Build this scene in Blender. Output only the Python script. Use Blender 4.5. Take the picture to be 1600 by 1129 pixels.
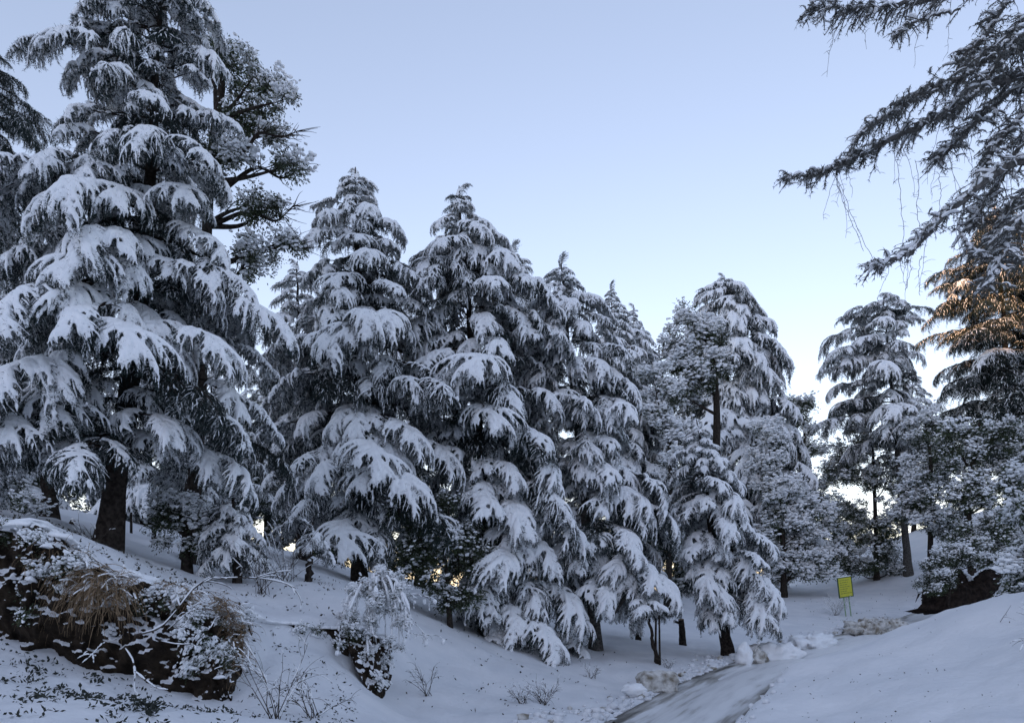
import bpy, math, random
import numpy as np
from mathutils import Vector, noise as mnoise

for o in list(bpy.data.objects):
    bpy.data.objects.remove(o)
SC = bpy.context.scene
COL = SC.collection
R = math.radians

# ------------------------------------------------------------------ camera, sky, sun, exposure
F, HX, HY = 1150.0, 800.0, 900.0            # focal length in px of the 1600 px photo, eye-level row
cam = bpy.data.cameras.new('camera')
cam.sensor_width = 36.0
cam.lens = 36.0 * F / 1600.0
cam.shift_y = (HY - 564.5) / 1600.0
cam.clip_end = 3000
camo = bpy.data.objects.new('camera', cam); COL.objects.link(camo)
camo.location = (0, 0, 0); camo.rotation_euler = (R(90), 0, 0)
SC.camera = camo

SUN_EL, SUN_AZ = R(10.0), R(200.0)           # low sun behind the camera, screened by the hill
w = bpy.data.worlds.new('World'); SC.world = w; w.use_nodes = True
nt = w.node_tree
sky = nt.nodes.new('ShaderNodeTexSky'); sky.sky_type = 'NISHITA'; sky.sun_disc = False
sky.sun_elevation = SUN_EL; sky.sun_rotation = SUN_AZ
sky.altitude = 2000; sky.air_density = 1.0; sky.dust_density = 1.0; sky.ozone_density = 1.0
bg = nt.nodes['Background']; bg.inputs['Strength'].default_value = 0.15
gm = nt.nodes.new('ShaderNodeGamma'); gm.inputs['Gamma'].default_value = 0.72
nt.links.new(sky.outputs[0], gm.inputs['Color']); 
wb = nt.nodes.new('ShaderNodeMix'); wb.data_type = 'RGBA'; wb.blend_type = 'MULTIPLY'; wb.inputs[0].default_value = 1.0
wb.inputs[7].default_value = (1.09, 0.932, 0.925, 1)      # white balance of the whole sky
nt.links.new(gm.outputs[0], wb.inputs[6]); nt.links.new(wb.outputs[2], bg.inputs['Color'])

sl = bpy.data.lights.new('sun', 'SUN'); sl.energy = 2.2; sl.angle = R(0.5); sl.color = (1.0, 0.55, 0.26)
so = bpy.data.objects.new('sun', sl); COL.objects.link(so)
sd = Vector((math.sin(SUN_AZ) * math.cos(SUN_EL), math.cos(SUN_AZ) * math.cos(SUN_EL), math.sin(SUN_EL)))
so.rotation_euler = sd.to_track_quat('Z', 'Y').to_euler()
so.location = (0, 0, 60)

SC.view_settings.view_transform = 'Standard'
SC.view_settings.look = 'None'
SC.view_settings.gamma = 1.0
SC.cycles.max_bounces = 5; SC.cycles.diffuse_bounces = 3; SC.cycles.glossy_bounces = 1
SC.view_settings.exposure = 1.78

# ------------------------------------------------------------------ helpers
def P(px, py, d):
    return np.array([(px - HX) / F * d, d, (HY - py) / F * d])

def tag(o, label=None, cat=None, group=None, kind=None):
    if label: o['label'] = label
    if cat: o['category'] = cat
    if group: o['group'] = group
    if kind: o['kind'] = kind
    return o

def empty(name, loc, label=None, cat=None, group=None):
    o = bpy.data.objects.new(name, None); COL.objects.link(o)
    o.location = tuple(loc); o.empty_display_size = 0.2
    return tag(o, label, cat, group)

def put(name, mesh, parent=None, loc=(0, 0, 0), rot=(0, 0, 0), sc=1.0):
    o = bpy.data.objects.new(name, mesh); COL.objects.link(o)
    o.parent = parent
    o.location = tuple(loc); o.rotation_euler = tuple(rot)
    o.scale = (sc, sc, sc) if np.isscalar(sc) else tuple(sc)
    return o

class MB:
    def __init__(s):
        s.v = []; s.f4 = []; s.f3 = []; s.m4 = []; s.m3 = []; s.n = 0
    def add(s, v, f4=None, f3=None, m=0):
        v = np.asarray(v, float)
        if f4 is not None and len(f4):
            f4 = np.asarray(f4); s.f4.append(f4 + s.n); s.m4.append(np.full(len(f4), m))
        if f3 is not None and len(f3):
            f3 = np.asarray(f3); s.f3.append(f3 + s.n); s.m3.append(np.full(len(f3), m))
        s.v.append(v); s.n += len(v)
    def mesh(s, name, mats, smooth=True):
        me = bpy.data.meshes.new(name)
        v = np.concatenate(s.v) if s.v else np.zeros((0, 3))
        q = np.concatenate(s.f4) if s.f4 else np.zeros((0, 4), int)
        t = np.concatenate(s.f3) if s.f3 else np.zeros((0, 3), int)
        me.vertices.add(len(v)); me.vertices.foreach_set('co', v.ravel())
        li = np.concatenate([q.ravel(), t.ravel()]).astype(np.int32)
        me.loops.add(len(li)); me.loops.foreach_set('vertex_index', li)
        npoly = len(q) + len(t)
        me.polygons.add(npoly)
        st = np.concatenate([np.arange(len(q)) * 4, len(q) * 4 + np.arange(len(t)) * 3]).astype(np.int32)
        me.polygons.foreach_set('loop_start', st)
        mi = np.concatenate((s.m4 or [np.zeros(0)]) + (s.m3 or [np.zeros(0)])).astype(np.int32)
        me.polygons.foreach_set('material_index', mi)
        me.polygons.foreach_set('use_smooth', np.full(npoly, smooth))
        for m in (mats if isinstance(mats, (list, tuple)) else [mats]):
            me.materials.append(M[m])
        me.update(calc_edges=True)
        return me

def nrm(a):
    return a / np.maximum(np.linalg.norm(a, axis=-1, keepdims=True), 1e-9)

def tangents(p):
    t = np.empty_like(p)
    t[1:-1] = p[2:] - p[:-2]; t[0] = p[1] - p[0]; t[-1] = p[-1] - p[-2]
    return nrm(t)

def grid_faces(n, k):
    i = np.arange(n - 1)[:, None] * k; j = np.arange(k)[None, :]; j2 = (j + 1) % k
    return np.stack([i + j, i + j2, i + k + j2, i + k + j], -1).reshape(-1, 4)

def tube(mb, p, r, sides=6, m=0, cap=True):
    p = np.asarray(p, float); n = len(p)
    r = np.broadcast_to(np.asarray(r, float), (n,))
    t = tangents(p)
    ref = np.array([0, 0, 1.0]) if abs(t[:, 2]).mean() < 0.8 else np.array([1.0, 0, 0])
    a = nrm(np.cross(t, ref)); b = np.cross(t, a)
    an = np.arange(sides) / sides * 2 * math.pi
    v = p[:, None] + r[:, None, None] * (np.cos(an)[None, :, None] * a[:, None] + np.sin(an)[None, :, None] * b[:, None])
    v = v.reshape(-1, 3); f = grid_faces(n, sides)
    f3 = None
    if cap:
        v = np.concatenate([v, p[-1:] + t[-1:] * r[-1] * .5])
        k = (n - 1) * sides; j = np.arange(sides)
        f3 = np.stack([k + j, k + (j + 1) % sides, np.full(sides, n * sides)], -1)
    mb.add(v, f, f3, m)

RING = np.array([[-1, 0], [-.62, .74], [0, 1.0], [.62, .74], [1, 0], [0, -.35]])
def strip(mb, p, wd, h, m=0, lift=0.0):
    """a lump of snow lying along a twig"""
    p = np.asarray(p, float); n = len(p)
    t = tangents(p)
    s = np.cross(t, [0, 0, 1.0]); l = np.linalg.norm(s, axis=1)
    s[l < .15] = [0.0, 1.0, 0.0]; s = nrm(s)
    up = nrm(np.cross(s, t) * .75 + np.array([0, 0, .45]))
    v = p[:, None] + s[:, None] * (RING[None, :, :1] * wd[:, None, None]) + up[:, None] * (RING[None, :, 1:] * h[:, None, None])
    v[:, :, 2] += lift
    k = 6
    f3 = [[0, 1, 5], [1, 2, 5], [2, 3, 5], [3, 4, 5]]
    e = (n - 1) * k
    f3 += [[e + 1, e, e + 5], [e + 2, e + 1, e + 5], [e + 3, e + 2, e + 5], [e + 4, e + 3, e + 5]]
    mb.add(v.reshape(-1, 3), grid_faces(n, k)[:, ::-1], np.array(f3)[:, ::-1], m)

def blades(mb, pos, tan, rg, m=0, ln=(.045, .075), wd=.011, per=5, fwd=.55, down=.15):
    """needle tufts: narrow triangles around the twig"""
    n = len(pos)
    if n == 0: return
    p = np.repeat(pos, per, 0); t = np.repeat(tan, per, 0)
    d = rg.normal(size=p.shape); d = nrm(d) * .9 + t * fwd; d[:, 2] -= down
    d = nrm(d)
    L = rg.uniform(ln[0], ln[1], len(p))[:, None]
    s = nrm(np.cross(d, rg.normal(size=p.shape))) * wd * .5
    v = np.stack([p - s, p + s, p + d * L], 1).reshape(-1, 3)
    mb.add(v, None, np.arange(len(p) * 3).reshape(-1, 3), m)

_ico_v = None
def blob(mb, c, r, rg, m=0, jit=.18, flat=1.0):
    """low-poly lump"""
    global _ico_v, _ico_f
    if _ico_v is None:
        g = (1 + 5 ** .5) / 2
        V = [(-1, g, 0), (1, g, 0), (-1, -g, 0), (1, -g, 0), (0, -1, g), (0, 1, g), (0, -1, -g), (0, 1, -g), (g, 0, -1), (g, 0, 1), (-g, 0, -1), (-g, 0, 1)]
        _ico_v = nrm(np.array(V, float))
        _ico_f = np.array([(0, 11, 5), (0, 5, 1), (0, 1, 7), (0, 7, 10), (0, 10, 11), (1, 5, 9), (5, 11, 4), (11, 10, 2), (10, 7, 6), (7, 1, 8), (3, 9, 4), (3, 4, 2), (3, 2, 6), (3, 6, 8), (3, 8, 9), (4, 9, 5), (2, 4, 11), (6, 2, 10), (8, 6, 7), (9, 8, 1)])
    v = _ico_v * (1 + rg.uniform(-jit, jit, (12, 1))) * np.asarray(r)
    v[:, 2] *= flat
    mb.add(v + np.asarray(c), None, _ico_f, m)

def curve(p0, yaw, el0, el1, L, n, wob=0.0, rg=None, pw=1.3):
    """a twig that leaves at elevation el0 and bends to el1"""
    t = np.linspace(0, 1, n)
    el = el0 + (el1 - el0) * t ** pw
    yw = yaw + (0 if rg is None else rg.normal() * wob) * t + (0 if rg is None else rg.normal() * wob * .5) * np.sin(t * 5)
    st = np.stack([np.cos(el) * np.cos(yw), np.cos(el) * np.sin(yw), np.sin(el)], 1) * (L / (n - 1))
    p = np.zeros((n, 3)); p[1:] = np.cumsum(st[:-1], 0)
    return p + p0

def along(p, s):
    """points and tangents at fractions s of a polyline"""
    n = len(p) - 1
    x = np.clip(np.asarray(s, float), 0, 1) * n
    i = np.minimum(x.astype(int), n - 1); f = (x - i)[:, None]
    return p[i] * (1 - f) + p[i + 1] * f, nrm(p[i + 1] - p[i])

def smooth_path(pts, n=30):
    pts = np.asarray(pts, float); k = len(pts)
    q = np.concatenate([[2 * pts[0] - pts[1]], pts, [2 * pts[-1] - pts[-2]]])
    out = []
    for x in np.linspace(0, k - 1 - 1e-6, n):
        i = int(x); f = x - i
        a, b, c, d = q[i], q[i + 1], q[i + 2], q[i + 3]
        out.append(.5 * ((2 * b) + (c - a) * f + (2 * a - 5 * b + 4 * c - d) * f * f + (3 * b - a - 3 * c + d) * f ** 3))
    return np.array(out)

# ------------------------------------------------------------------ materials
M = {}
def mat(name, c1, c2=None, scale=8.0, rough=.8, bump=0.0, bscale=40.0, rnd=0.0, spec=.3, detail=4.0, lo=.35, hi=.65, sss=0.0):
    m = bpy.data.materials.new(name); m.use_nodes = True
    t = m.node_tree; b = t.nodes['Principled BSDF']
    b.inputs['Roughness'].default_value = rough
    b.inputs['Specular IOR Level'].default_value = spec
    tc = t.nodes.new('ShaderNodeTexCoord')
    if sss:
        b.inputs['Subsurface Weight'].default_value = sss
        b.inputs['Subsurface Radius'].default_value = (.03, .04, .05)
    col = None
    if c2 is not None:
        n = t.nodes.new('ShaderNodeTexNoise'); n.inputs['Scale'].default_value = scale; n.inputs['Detail'].default_value = detail
        t.links.new(tc.outputs['Object'], n.inputs['Vector'])
        r = t.nodes.new('ShaderNodeValToRGB')
        r.color_ramp.elements[0].position = lo; r.color_ramp.elements[1].position = hi
        r.color_ramp.elements[0].color = (*c1, 1); r.color_ramp.elements[1].color = (*c2, 1)
        t.links.new(n.outputs['Fac'], r.inputs['Fac']); col = r.outputs['Color']
    else:
        rgb = t.nodes.new('ShaderNodeRGB'); rgb.outputs[0].default_value = (*c1, 1); col = rgb.outputs[0]
    if rnd:
        oi = t.nodes.new('ShaderNodeObjectInfo')
        mr = t.nodes.new('ShaderNodeMapRange'); mr.inputs['To Min'].default_value = 1 - rnd; mr.inputs['To Max'].default_value = 1 + rnd
        t.links.new(oi.outputs['Random'], mr.inputs['Value'])
        hs = t.nodes.new('ShaderNodeHueSaturation')
        t.links.new(mr.outputs[0], hs.inputs['Value']); t.links.new(col, hs.inputs['Color']); col = hs.outputs[0]
    t.links.new(col, b.inputs['Base Color'])
    if bump:
        n2 = t.nodes.new('ShaderNodeTexNoise'); n2.inputs['Scale'].default_value = bscale; n2.inputs['Detail'].default_value = 6
        t.links.new(tc.outputs['Object'], n2.inputs['Vector'])
        bp = t.nodes.new('ShaderNodeBump'); bp.inputs['Strength'].default_value = bump; bp.inputs['Distance'].default_value = .04
        t.links.new(n2.outputs['Fac'], bp.inputs['Height']); t.links.new(bp.outputs[0], b.inputs['Normal'])
    M[name] = m
    return m

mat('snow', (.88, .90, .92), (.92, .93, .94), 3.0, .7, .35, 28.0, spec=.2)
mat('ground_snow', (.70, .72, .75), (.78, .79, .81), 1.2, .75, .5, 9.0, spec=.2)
mat('dirty_snow', (.70, .69, .66), (.20, .17, .125), 5.0, .85, 1.0, 16.0, lo=.40, hi=.68, detail=9)
mat('needles', (.010, .020, .020), (.027, .042, .038), 6.0, .7, rnd=.35)
mat('dry_needles', (.05, .06, .035), (.11, .10, .055), 6.0, .7, rnd=.25)
mat('hazed_moss', (.09, .095, .09), (.19, .19, .18), 9.0, .9)  # moss tone lifted, the veil of haze mixed into its colour
mat('hazed_bark', (.09, .085, .08), (.19, .18, .17), 14.0, .95, 1.0, 22.0, spec=.1)  # paler than the trunk bark, haze over the limbs put into the colour
mat('oak_leaf', (.025, .042, .020), (.06, .075, .035), 7.0, .55, rnd=.35, spec=.35)
mat('dark_leaf', (.012, .016, .013), (.03, .036, .026), 7.0, .6)
mat('dead_leaf', (.05, .04, .025), (.03, .035, .03), 7.0, .8)
mat('bark', (.018, .014, .012), (.055, .045, .038), 14.0, .95, 1.0, 22.0, spec=.1)
mat('pale_bark', (.05, .045, .04), (.14, .13, .12), 14.0, .95, 1.0, 22.0, spec=.1)
mat('twig', (.035, .028, .024), (.075, .062, .052), 18.0, .9, spec=.1)
def snowy(name):
    m = M[name]; t = m.node_tree; b = t.nodes['Principled BSDF']; l = b.inputs['Base Color'].links[0]
    g = t.nodes.new('ShaderNodeNewGeometry'); sx = t.nodes.new('ShaderNodeSeparateXYZ'); t.links.new(g.outputs['Normal'], sx.inputs[0])
    n = t.nodes.new('ShaderNodeTexNoise'); n.inputs['Scale'].default_value = 7.0; n.inputs['Detail'].default_value = 8
    tc = t.nodes.new('ShaderNodeTexCoord'); t.links.new(tc.outputs['Object'], n.inputs['Vector'])
    a = t.nodes.new('ShaderNodeMath'); a.operation = 'MULTIPLY_ADD'; a.inputs[1].default_value = .9
    t.links.new(n.outputs['Fac'], a.inputs[0]); t.links.new(sx.outputs[2], a.inputs[2])
    mr = t.nodes.new('ShaderNodeMapRange'); mr.inputs['From Min'].default_value = .94; mr.inputs['From Max'].default_value = 1.04
    t.links.new(a.outputs[0], mr.inputs[0])
    mx = t.nodes.new('ShaderNodeMix'); mx.data_type = 'RGBA'; mx.inputs[7].default_value = (.78, .79, .81, 1)
    t.links.new(mr.outputs[0], mx.inputs[0]); t.links.new(l.from_socket, mx.inputs[6]); t.links.new(mx.outputs[2], b.inputs['Base Color'])
mat('earth', (.012, .009, .007), (.046, .034, .024), 5.0, .95, 1.0, 12.0, spec=.1)
mat('red_earth', (.013, .010, .009), (.038, .028, .023), 5.0, .95, 1.0, 12.0, spec=.1)
snowy('earth')
mat('dry_grass', (.13, .085, .05), (.34, .25, .16), 14.0, .85, spec=.1)
mat('sign_yellow', (.62, .60, .06), (.56, .55, .07), 4.0, .5, spec=.3)
mat('sign_green', (.05, .10, .05), None, rough=.5)
mat('sign_post', (.30, .42, .26), (.24, .36, .22), 6.0, .5)
mat('sign_ink', (.20, .24, .06), None, rough=.6)
mat('cut_wood', (.20, .15, .10), (.30, .23, .16), 10.0, .9)

# ------------------------------------------------------------------ terrain
ROAD = np.array([(-1.6, -6, -2.85), (-1.2, 2, -2.8), (-.4, 6, -2.75), (1.0, 9.5, -2.7), (2.95, 13, -2.6), (5.7, 18, -2.52), (9.2, 23, -2.45), (13.6, 28, -2.3), (18.4, 33, -2.0), (25, 40, -1.5), (36, 48, -.6)])
ROADS = smooth_path(ROAD, 160)

def tps_fit(pts, lam=.05):
    pts = np.asarray(pts, float); xy = pts[:, :2]; n = len(pts)
    d = np.linalg.norm(xy[:, None] - xy[None], axis=2)
    K = np.where(d > 0, d * d * np.log(np.maximum(d, 1e-9)), 0) + lam * np.eye(n)
    Q = np.concatenate([np.ones((n, 1)), xy], 1)
    A = np.zeros((n + 3, n + 3)); A[:n, :n] = K; A[:n, n:] = Q; A[n:, :n] = Q.T
    s = np.linalg.solve(A, np.concatenate([pts[:, 2], np.zeros(3)]))
    def ev(xy_):
        out = np.zeros(len(xy_))
        for a in range(0, len(xy_), 20000):
            q = xy_[a:a + 20000]
            D = np.linalg.norm(q[:, None] - xy[None], axis=2)
            out[a:a + 20000] = np.where(D > 0, D * D * np.log(np.maximum(D, 1e-9)), 0) @ s[:n] + s[n] + q @ s[n + 1:]
        return out
    return ev

LOW = [P(*q) for q in [
    (0, 1129, 6.0), (200, 1129, 6.6), (400, 1129, 7.6), (560, 1129, 9.4), (660, 1129, 11), (-200, 1080, 6.0), (-250, 990, 9.0),
    (0, 1000, 9.2), (70, 1018, 9.2), (130, 1042, 9.2), (250, 1078, 9.2), (350, 1096, 9.5), (100, 1085, 7.6), (300, 1115, 8.2),
    (400, 1060, 10.2), (430, 1010, 11.2), (500, 1020, 11.8), (560, 1060, 12.0), (600, 1092, 12.2), (460, 1090, 9.6),
    (640, 1085, 13.0), (680, 1000, 17.5), (720, 1085, 14.0), (800, 1095, 14.0), (705, 985, 19.5), (860, 1060, 17), (880, 1005, 22.5), (932, 1072, 17.6),
    (870, 1100, 14.5), (1000, 1000, 25), (1030, 1035, 20.5), (1065, 1006, 25), (1138, 1026, 22.5), (1050, 960, 33), (1200, 1000, 27), (1150, 958, 35),
    (1240, 932, 42), (1325, 962, 35.5), (1350, 912, 46), (1420, 850, 50), (1470, 832, 49), (1440, 942, 38), (1500, 930, 38), (1540, 860, 44), (1600, 800, 46),
    (1210, 915, 52), (800, 950, 30), (900, 935, 40), (1050, 925, 50), (700, 940, 32), (600, 930, 26),
    (1110, 1131, 9.0), (1150, 1103, 9.6), (1200, 1076, 10.2), (1300, 1031, 11.0), (1410, 985, 12.0), (1500, 951, 12.2), (1600, 925, 11.6), (1750, 890, 11.0),
    (1300, 1129, 7.6), (1450, 1129, 7.0), (1600, 1129, 6.4), (1500, 1040, 9.2), (1600, 1000, 9.0)]]
LOW += [np.array(q) for q in [(0, 0, -1.62), (4, 0, -1.4), (9, 2, -.6), (3, 4, -1.6), (8, 14.5, -2.0), (12, 16, -1.9), (17, 18, -1.2), (12, 20, -2.3), (-6, 0, -1.0), (0, -8, -1.5), (22, 24, -.4), (30, 30, 2.5),
                             (-10, 60, -1.0), (10, 62, -1.5), (30, 62, 3), (45, 45, 6), (-25, 60, .5)]]
UP = [P(*q) for q in [
    (-250, 800, 10), (0, 812, 9.9), (60, 818, 9.9), (110, 835, 9.9), (160, 868, 10.0), (230, 905, 10.1), (300, 930, 10.2), (370, 958, 10.6), (420, 962, 11.6), (480, 966, 12.2), (545, 972, 12.6),
    (0, 795, 12.5), (165, 850, 12.8), (260, 880, 13), (300, 893, 14.2), (430, 930, 13), (540, 945, 13.6), (500, 905, 15.5), (240, 842, 20), (400, 858, 21), (100, 800, 20), (-200, 760, 20), (540, 895, 20),
    (0, 800, 35), (300, 850, 35), (550, 880, 30), (100, 850, 60), (500, 880, 60), (650, 930, 22)]]
ev_low = tps_fit(LOW, .02); ev_up = tps_fit(UP, .02)
BANK = np.array([P(x, 900, d)[:2] for x, d in [(-900, 9.0), (-250, 9.4), (0, 9.55), (110, 9.55), (230, 9.65), (330, 9.9), (385, 10.4), (420, 11.35), (480, 11.95), (545, 12.35), (585, 13.0), (605, 15), (625, 18), (650, 24), (690, 34), (760, 60), (800, 90)]])

def seg_dist(xy, line):
    best = np.full(len(xy), 1e9); sgn = np.ones(len(xy)); par = np.zeros(len(xy)); 
    for i in range(len(line) - 1):
        a, b = line[i, :2], line[i + 1, :2]; ab = b - a
        t = np.clip(((xy - a) @ ab) / (ab @ ab), 0, 1)
        q = a + t[:, None] * ab; d = np.linalg.norm(xy - q, axis=1)
        cr = ab[0] * (xy[:, 1] - a[1]) - ab[1] * (xy[:, 0] - a[0])
        u = d < best
        best[u] = d[u]; sgn[u] = np.sign(cr[u]); par[u] = i + t[u]
    return best, sgn, par

def sstep(a, b, x):
    t = np.clip((x - a) / (b - a), 0, 1); return t * t * (3 - 2 * t)

def vnoise(xy, sc, oct=3, off=0.0):
    out = np.empty(len(xy))
    for i, (x, y) in enumerate(xy):
        out[i] = mnoise.fractal(Vector((x * sc + off, y * sc - off, off)), 1.0, 2.0, oct)
    return out

def ground(xy, detail=True):
    xy = np.atleast_2d(np.asarray(xy, float))
    d0 = np.hypot(xy[:, 0], xy[:, 1])
    k = np.minimum(1, 62 / np.maximum(d0, 1e-6)); q = xy * k[:, None]
    q[:, 1] = np.maximum(q[:, 1], -10); q[:, 0] = np.clip(q[:, 0], -36, 46)
    zl = ev_low(q); zu = ev_up(q)
    bd, bs, _ = seg_dist(xy, BANK)
    wd = .16 + .45 * np.maximum(0, xy[:, 1] - 13)
    up = sstep(-wd, wd, bd * bs)
    up = up * sstep(2, 6, xy[:, 1])
    z = zl * (1 - up) + zu * up
    z = np.clip(z, -4, 9)
    rd, rs, rp = seg_dist(xy, ROADS)
    rz = np.interp(rp, np.arange(len(ROADS)), ROADS[:, 2])
    wr = 1 - sstep(1.15, 1.95, rd)
    z = z * (1 - wr) + (rz - .03) * wr
    if detail:
        z = z + .16 * np.exp(-((rd - 1.48) / .30) ** 2) * np.clip(.45 + 1.1 * vnoise(xy, 1.3, 3, 2.0), 0, 1.4) * (rs > 0) * (d0 < 60)
    far = np.maximum(0, d0 - 66)
    z = np.where(xy[:, 1] > 0, z - .30 * far * (far < 200) - 60 * (far >= 200), z)
    # unseen hillside behind the camera, shaped to keep the low sun off the scene
    y = xy[:, 1]
    hb = np.clip(-y - 40, 0, 165) * .425
    z = z + hb
    if detail:
        for (cx, cy, rx, ry, dp) in ((4.4, 7.4, .5, .16, .07), (5.2, 8.2, .35, .14, .05), (3.4, 8.6, .8, .3, .05), (6.2, 9.6, .9, .35, .06), (5.0, 10.2, .7, .4, -.06), (2.9, 7.2, .3, .2, .04)):
            z = z - dp * np.exp(-(((xy[:, 0] - cx) * .8 + (xy[:, 1] - cy) * .6) / rx) ** 2 - ((-(xy[:, 0] - cx) * .6 + (xy[:, 1] - cy) * .8) / ry) ** 2)
        n = vnoise(xy, .45, 3) * .09 + vnoise(xy, 6.0, 2, 4.0) * .006 + vnoise(xy, 2.3, 3, 7.3) * .022
        z = z + n * (1 - .8 * wr) * np.clip(d0 / 6, .3, 1.5)
    return z

def gz(x, y):
    return float(ground([(x, y)])[0])

def drop(px, d):
    """ground point under photo column px at distance d"""
    x = (px - HX) / F * d
    return np.array([x, d, gz(x, d)])

def build_terrain():
    ang = np.concatenate([np.linspace(-180, -42, 40)[:-1], np.linspace(-42, 42, 420), np.linspace(42, 180, 40)[1:-1]])
    rad = [1.0]
    while rad[-1] < 900:
        r = rad[-1]; rad.append(r * (1.012 if 5.5 < r < 30 else (1.025 if 30 <= r < 70 else 1.08)))
    rad = np.array(rad)
    A, Rr = np.meshgrid(np.radians(ang), rad)
    xy = np.stack([np.sin(A) * Rr, np.cos(A) * Rr], -1).reshape(-1, 2)
    z = ground(xy)
    v = np.concatenate([np.concatenate([xy, z[:, None]], 1), [[0, 0, gz(0, 0)]]])
    mb = MB(); n, k = len(rad), len(ang)
    f = grid_faces(n, k)
    j = np.arange(k)
    mb.add(v, f, np.stack([j, np.full(k, n * k), (j + 1) % k], -1))
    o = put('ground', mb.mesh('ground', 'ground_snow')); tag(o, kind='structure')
    # wheel-packed snow road
    mb = MB(); s = smooth_path(ROAD, 260); t = tangents(s); t[:, 2] = 0; t = nrm(t)
    sd_ = np.stack([t[:, 1], -t[:, 0], np.zeros(len(t))], 1)
    off = np.linspace(-1.15, 1.15, 40)
    v = s[:, None] + sd_[:, None] * off[None, :, None]
    ru = -.05 * np.exp(-((np.abs(off) - .58) / .18) ** 2) + .02 * np.exp(-(off / .3) ** 2)
    v[:, :, 2] += ru[None] + .035
    vv = v.reshape(-1, 3)
    vv[:, 2] += vnoise(vv[:, :2], 3.0, 2, 3.0) * .012
    n, k = len(s), len(off)
    i = np.arange(n - 1)[:, None] * k; jj = np.arange(k - 1)[None]
    f = np.stack([i + jj, i + jj + 1, i + k + jj + 1, i + k + jj], -1).reshape(-1, 4)
    mb.add(vv, f)
    me = mb.mesh('road', 'road_snow')
    uv = me.uv_layers.new(name='road')
    L = np.concatenate([[0], np.cumsum(np.linalg.norm(np.diff(s, axis=0), axis=1))])
    UVv = np.stack(np.broadcast_arrays(off[None, :], L[:, None]), -1).reshape(-1, 2)
    li = np.empty(len(me.loops), np.int32); me.loops.foreach_get('vertex_index', li)
    uv.data.foreach_set('uv', UVv[li].ravel())
    o = put('road', me); tag(o, kind='structure')

def road_material():
    m = bpy.data.materials.new('road_snow'); m.use_nodes = True; M['road_snow'] = m
    t = m.node_tree; b = t.nodes['Principled BSDF']; b.inputs['Roughness'].default_value = .45
    uv = t.nodes.new('ShaderNodeUVMap'); uv.uv_map = 'road'
    mp = t.nodes.new('ShaderNodeMapping'); mp.inputs['Scale'].default_value = (4.5, .45, 1)
    t.links.new(uv.outputs[0], mp.inputs[0])
    n = t.nodes.new('ShaderNodeTexNoise'); n.inputs['Scale'].default_value = 1.0; n.inputs['Detail'].default_value = 6
    t.links.new(mp.outputs[0], n.inputs['Vector'])
    # wet, bare strips at the edges of the ploughed lane
    sx = t.nodes.new('ShaderNodeSeparateXYZ'); t.links.new(uv.outputs[0], sx.inputs[0])
    ab = t.nodes.new('ShaderNodeMath'); ab.operation = 'ABSOLUTE'; t.links.new(sx.outputs[0], ab.inputs[0])
    mr = t.nodes.new('ShaderNodeMapRange'); mr.inputs['From Min'].default_value = .45; mr.inputs['From Max'].default_value = 1.05
    mr.inputs['To Min'].default_value = -.04; mr.inputs['To Max'].default_value = .27
    t.links.new(ab.outputs[0], mr.inputs[0])
    fy = t.nodes.new('ShaderNodeMapRange'); fy.inputs['From Min'].default_value = 22; fy.inputs['From Max'].default_value = 32
    fy.inputs['To Min'].default_value = .02; fy.inputs['To Max'].default_value = -.06; t.links.new(sx.outputs[1], fy.inputs[0])
    a1 = t.nodes.new('ShaderNodeMath'); t.links.new(n.outputs['Fac'], a1.inputs[0]); t.links.new(mr.outputs[0], a1.inputs[1])
    a2 = t.nodes.new('ShaderNodeMath'); t.links.new(a1.outputs[0], a2.inputs[0]); t.links.new(fy.outputs[0], a2.inputs[1])
    r = t.nodes.new('ShaderNodeValToRGB'); e = r.color_ramp.elements
    e[0].position = .42; e[0].color = (.76, .77, .78, 1); e[1].position = .80; e[1].color = (.09, .085, .075, 1)
    x = e.new(.56); x.color = (.66, .67, .68, 1); x = e.new(.68); x.color = (.36, .35, .33, 1)
    t.links.new(a2.outputs[0], r.inputs[0]); t.links.new(r.outputs[0], b.inputs['Base Color'])
    bp = t.nodes.new('ShaderNodeBump'); bp.inputs['Strength'].default_value = .5; bp.inputs['Distance'].default_value = .03
    t.links.new(n.outputs['Fac'], bp.inputs['Height']); t.links.new(bp.outputs[0], b.inputs['Normal'])
road_material()
build_terrain()

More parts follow.
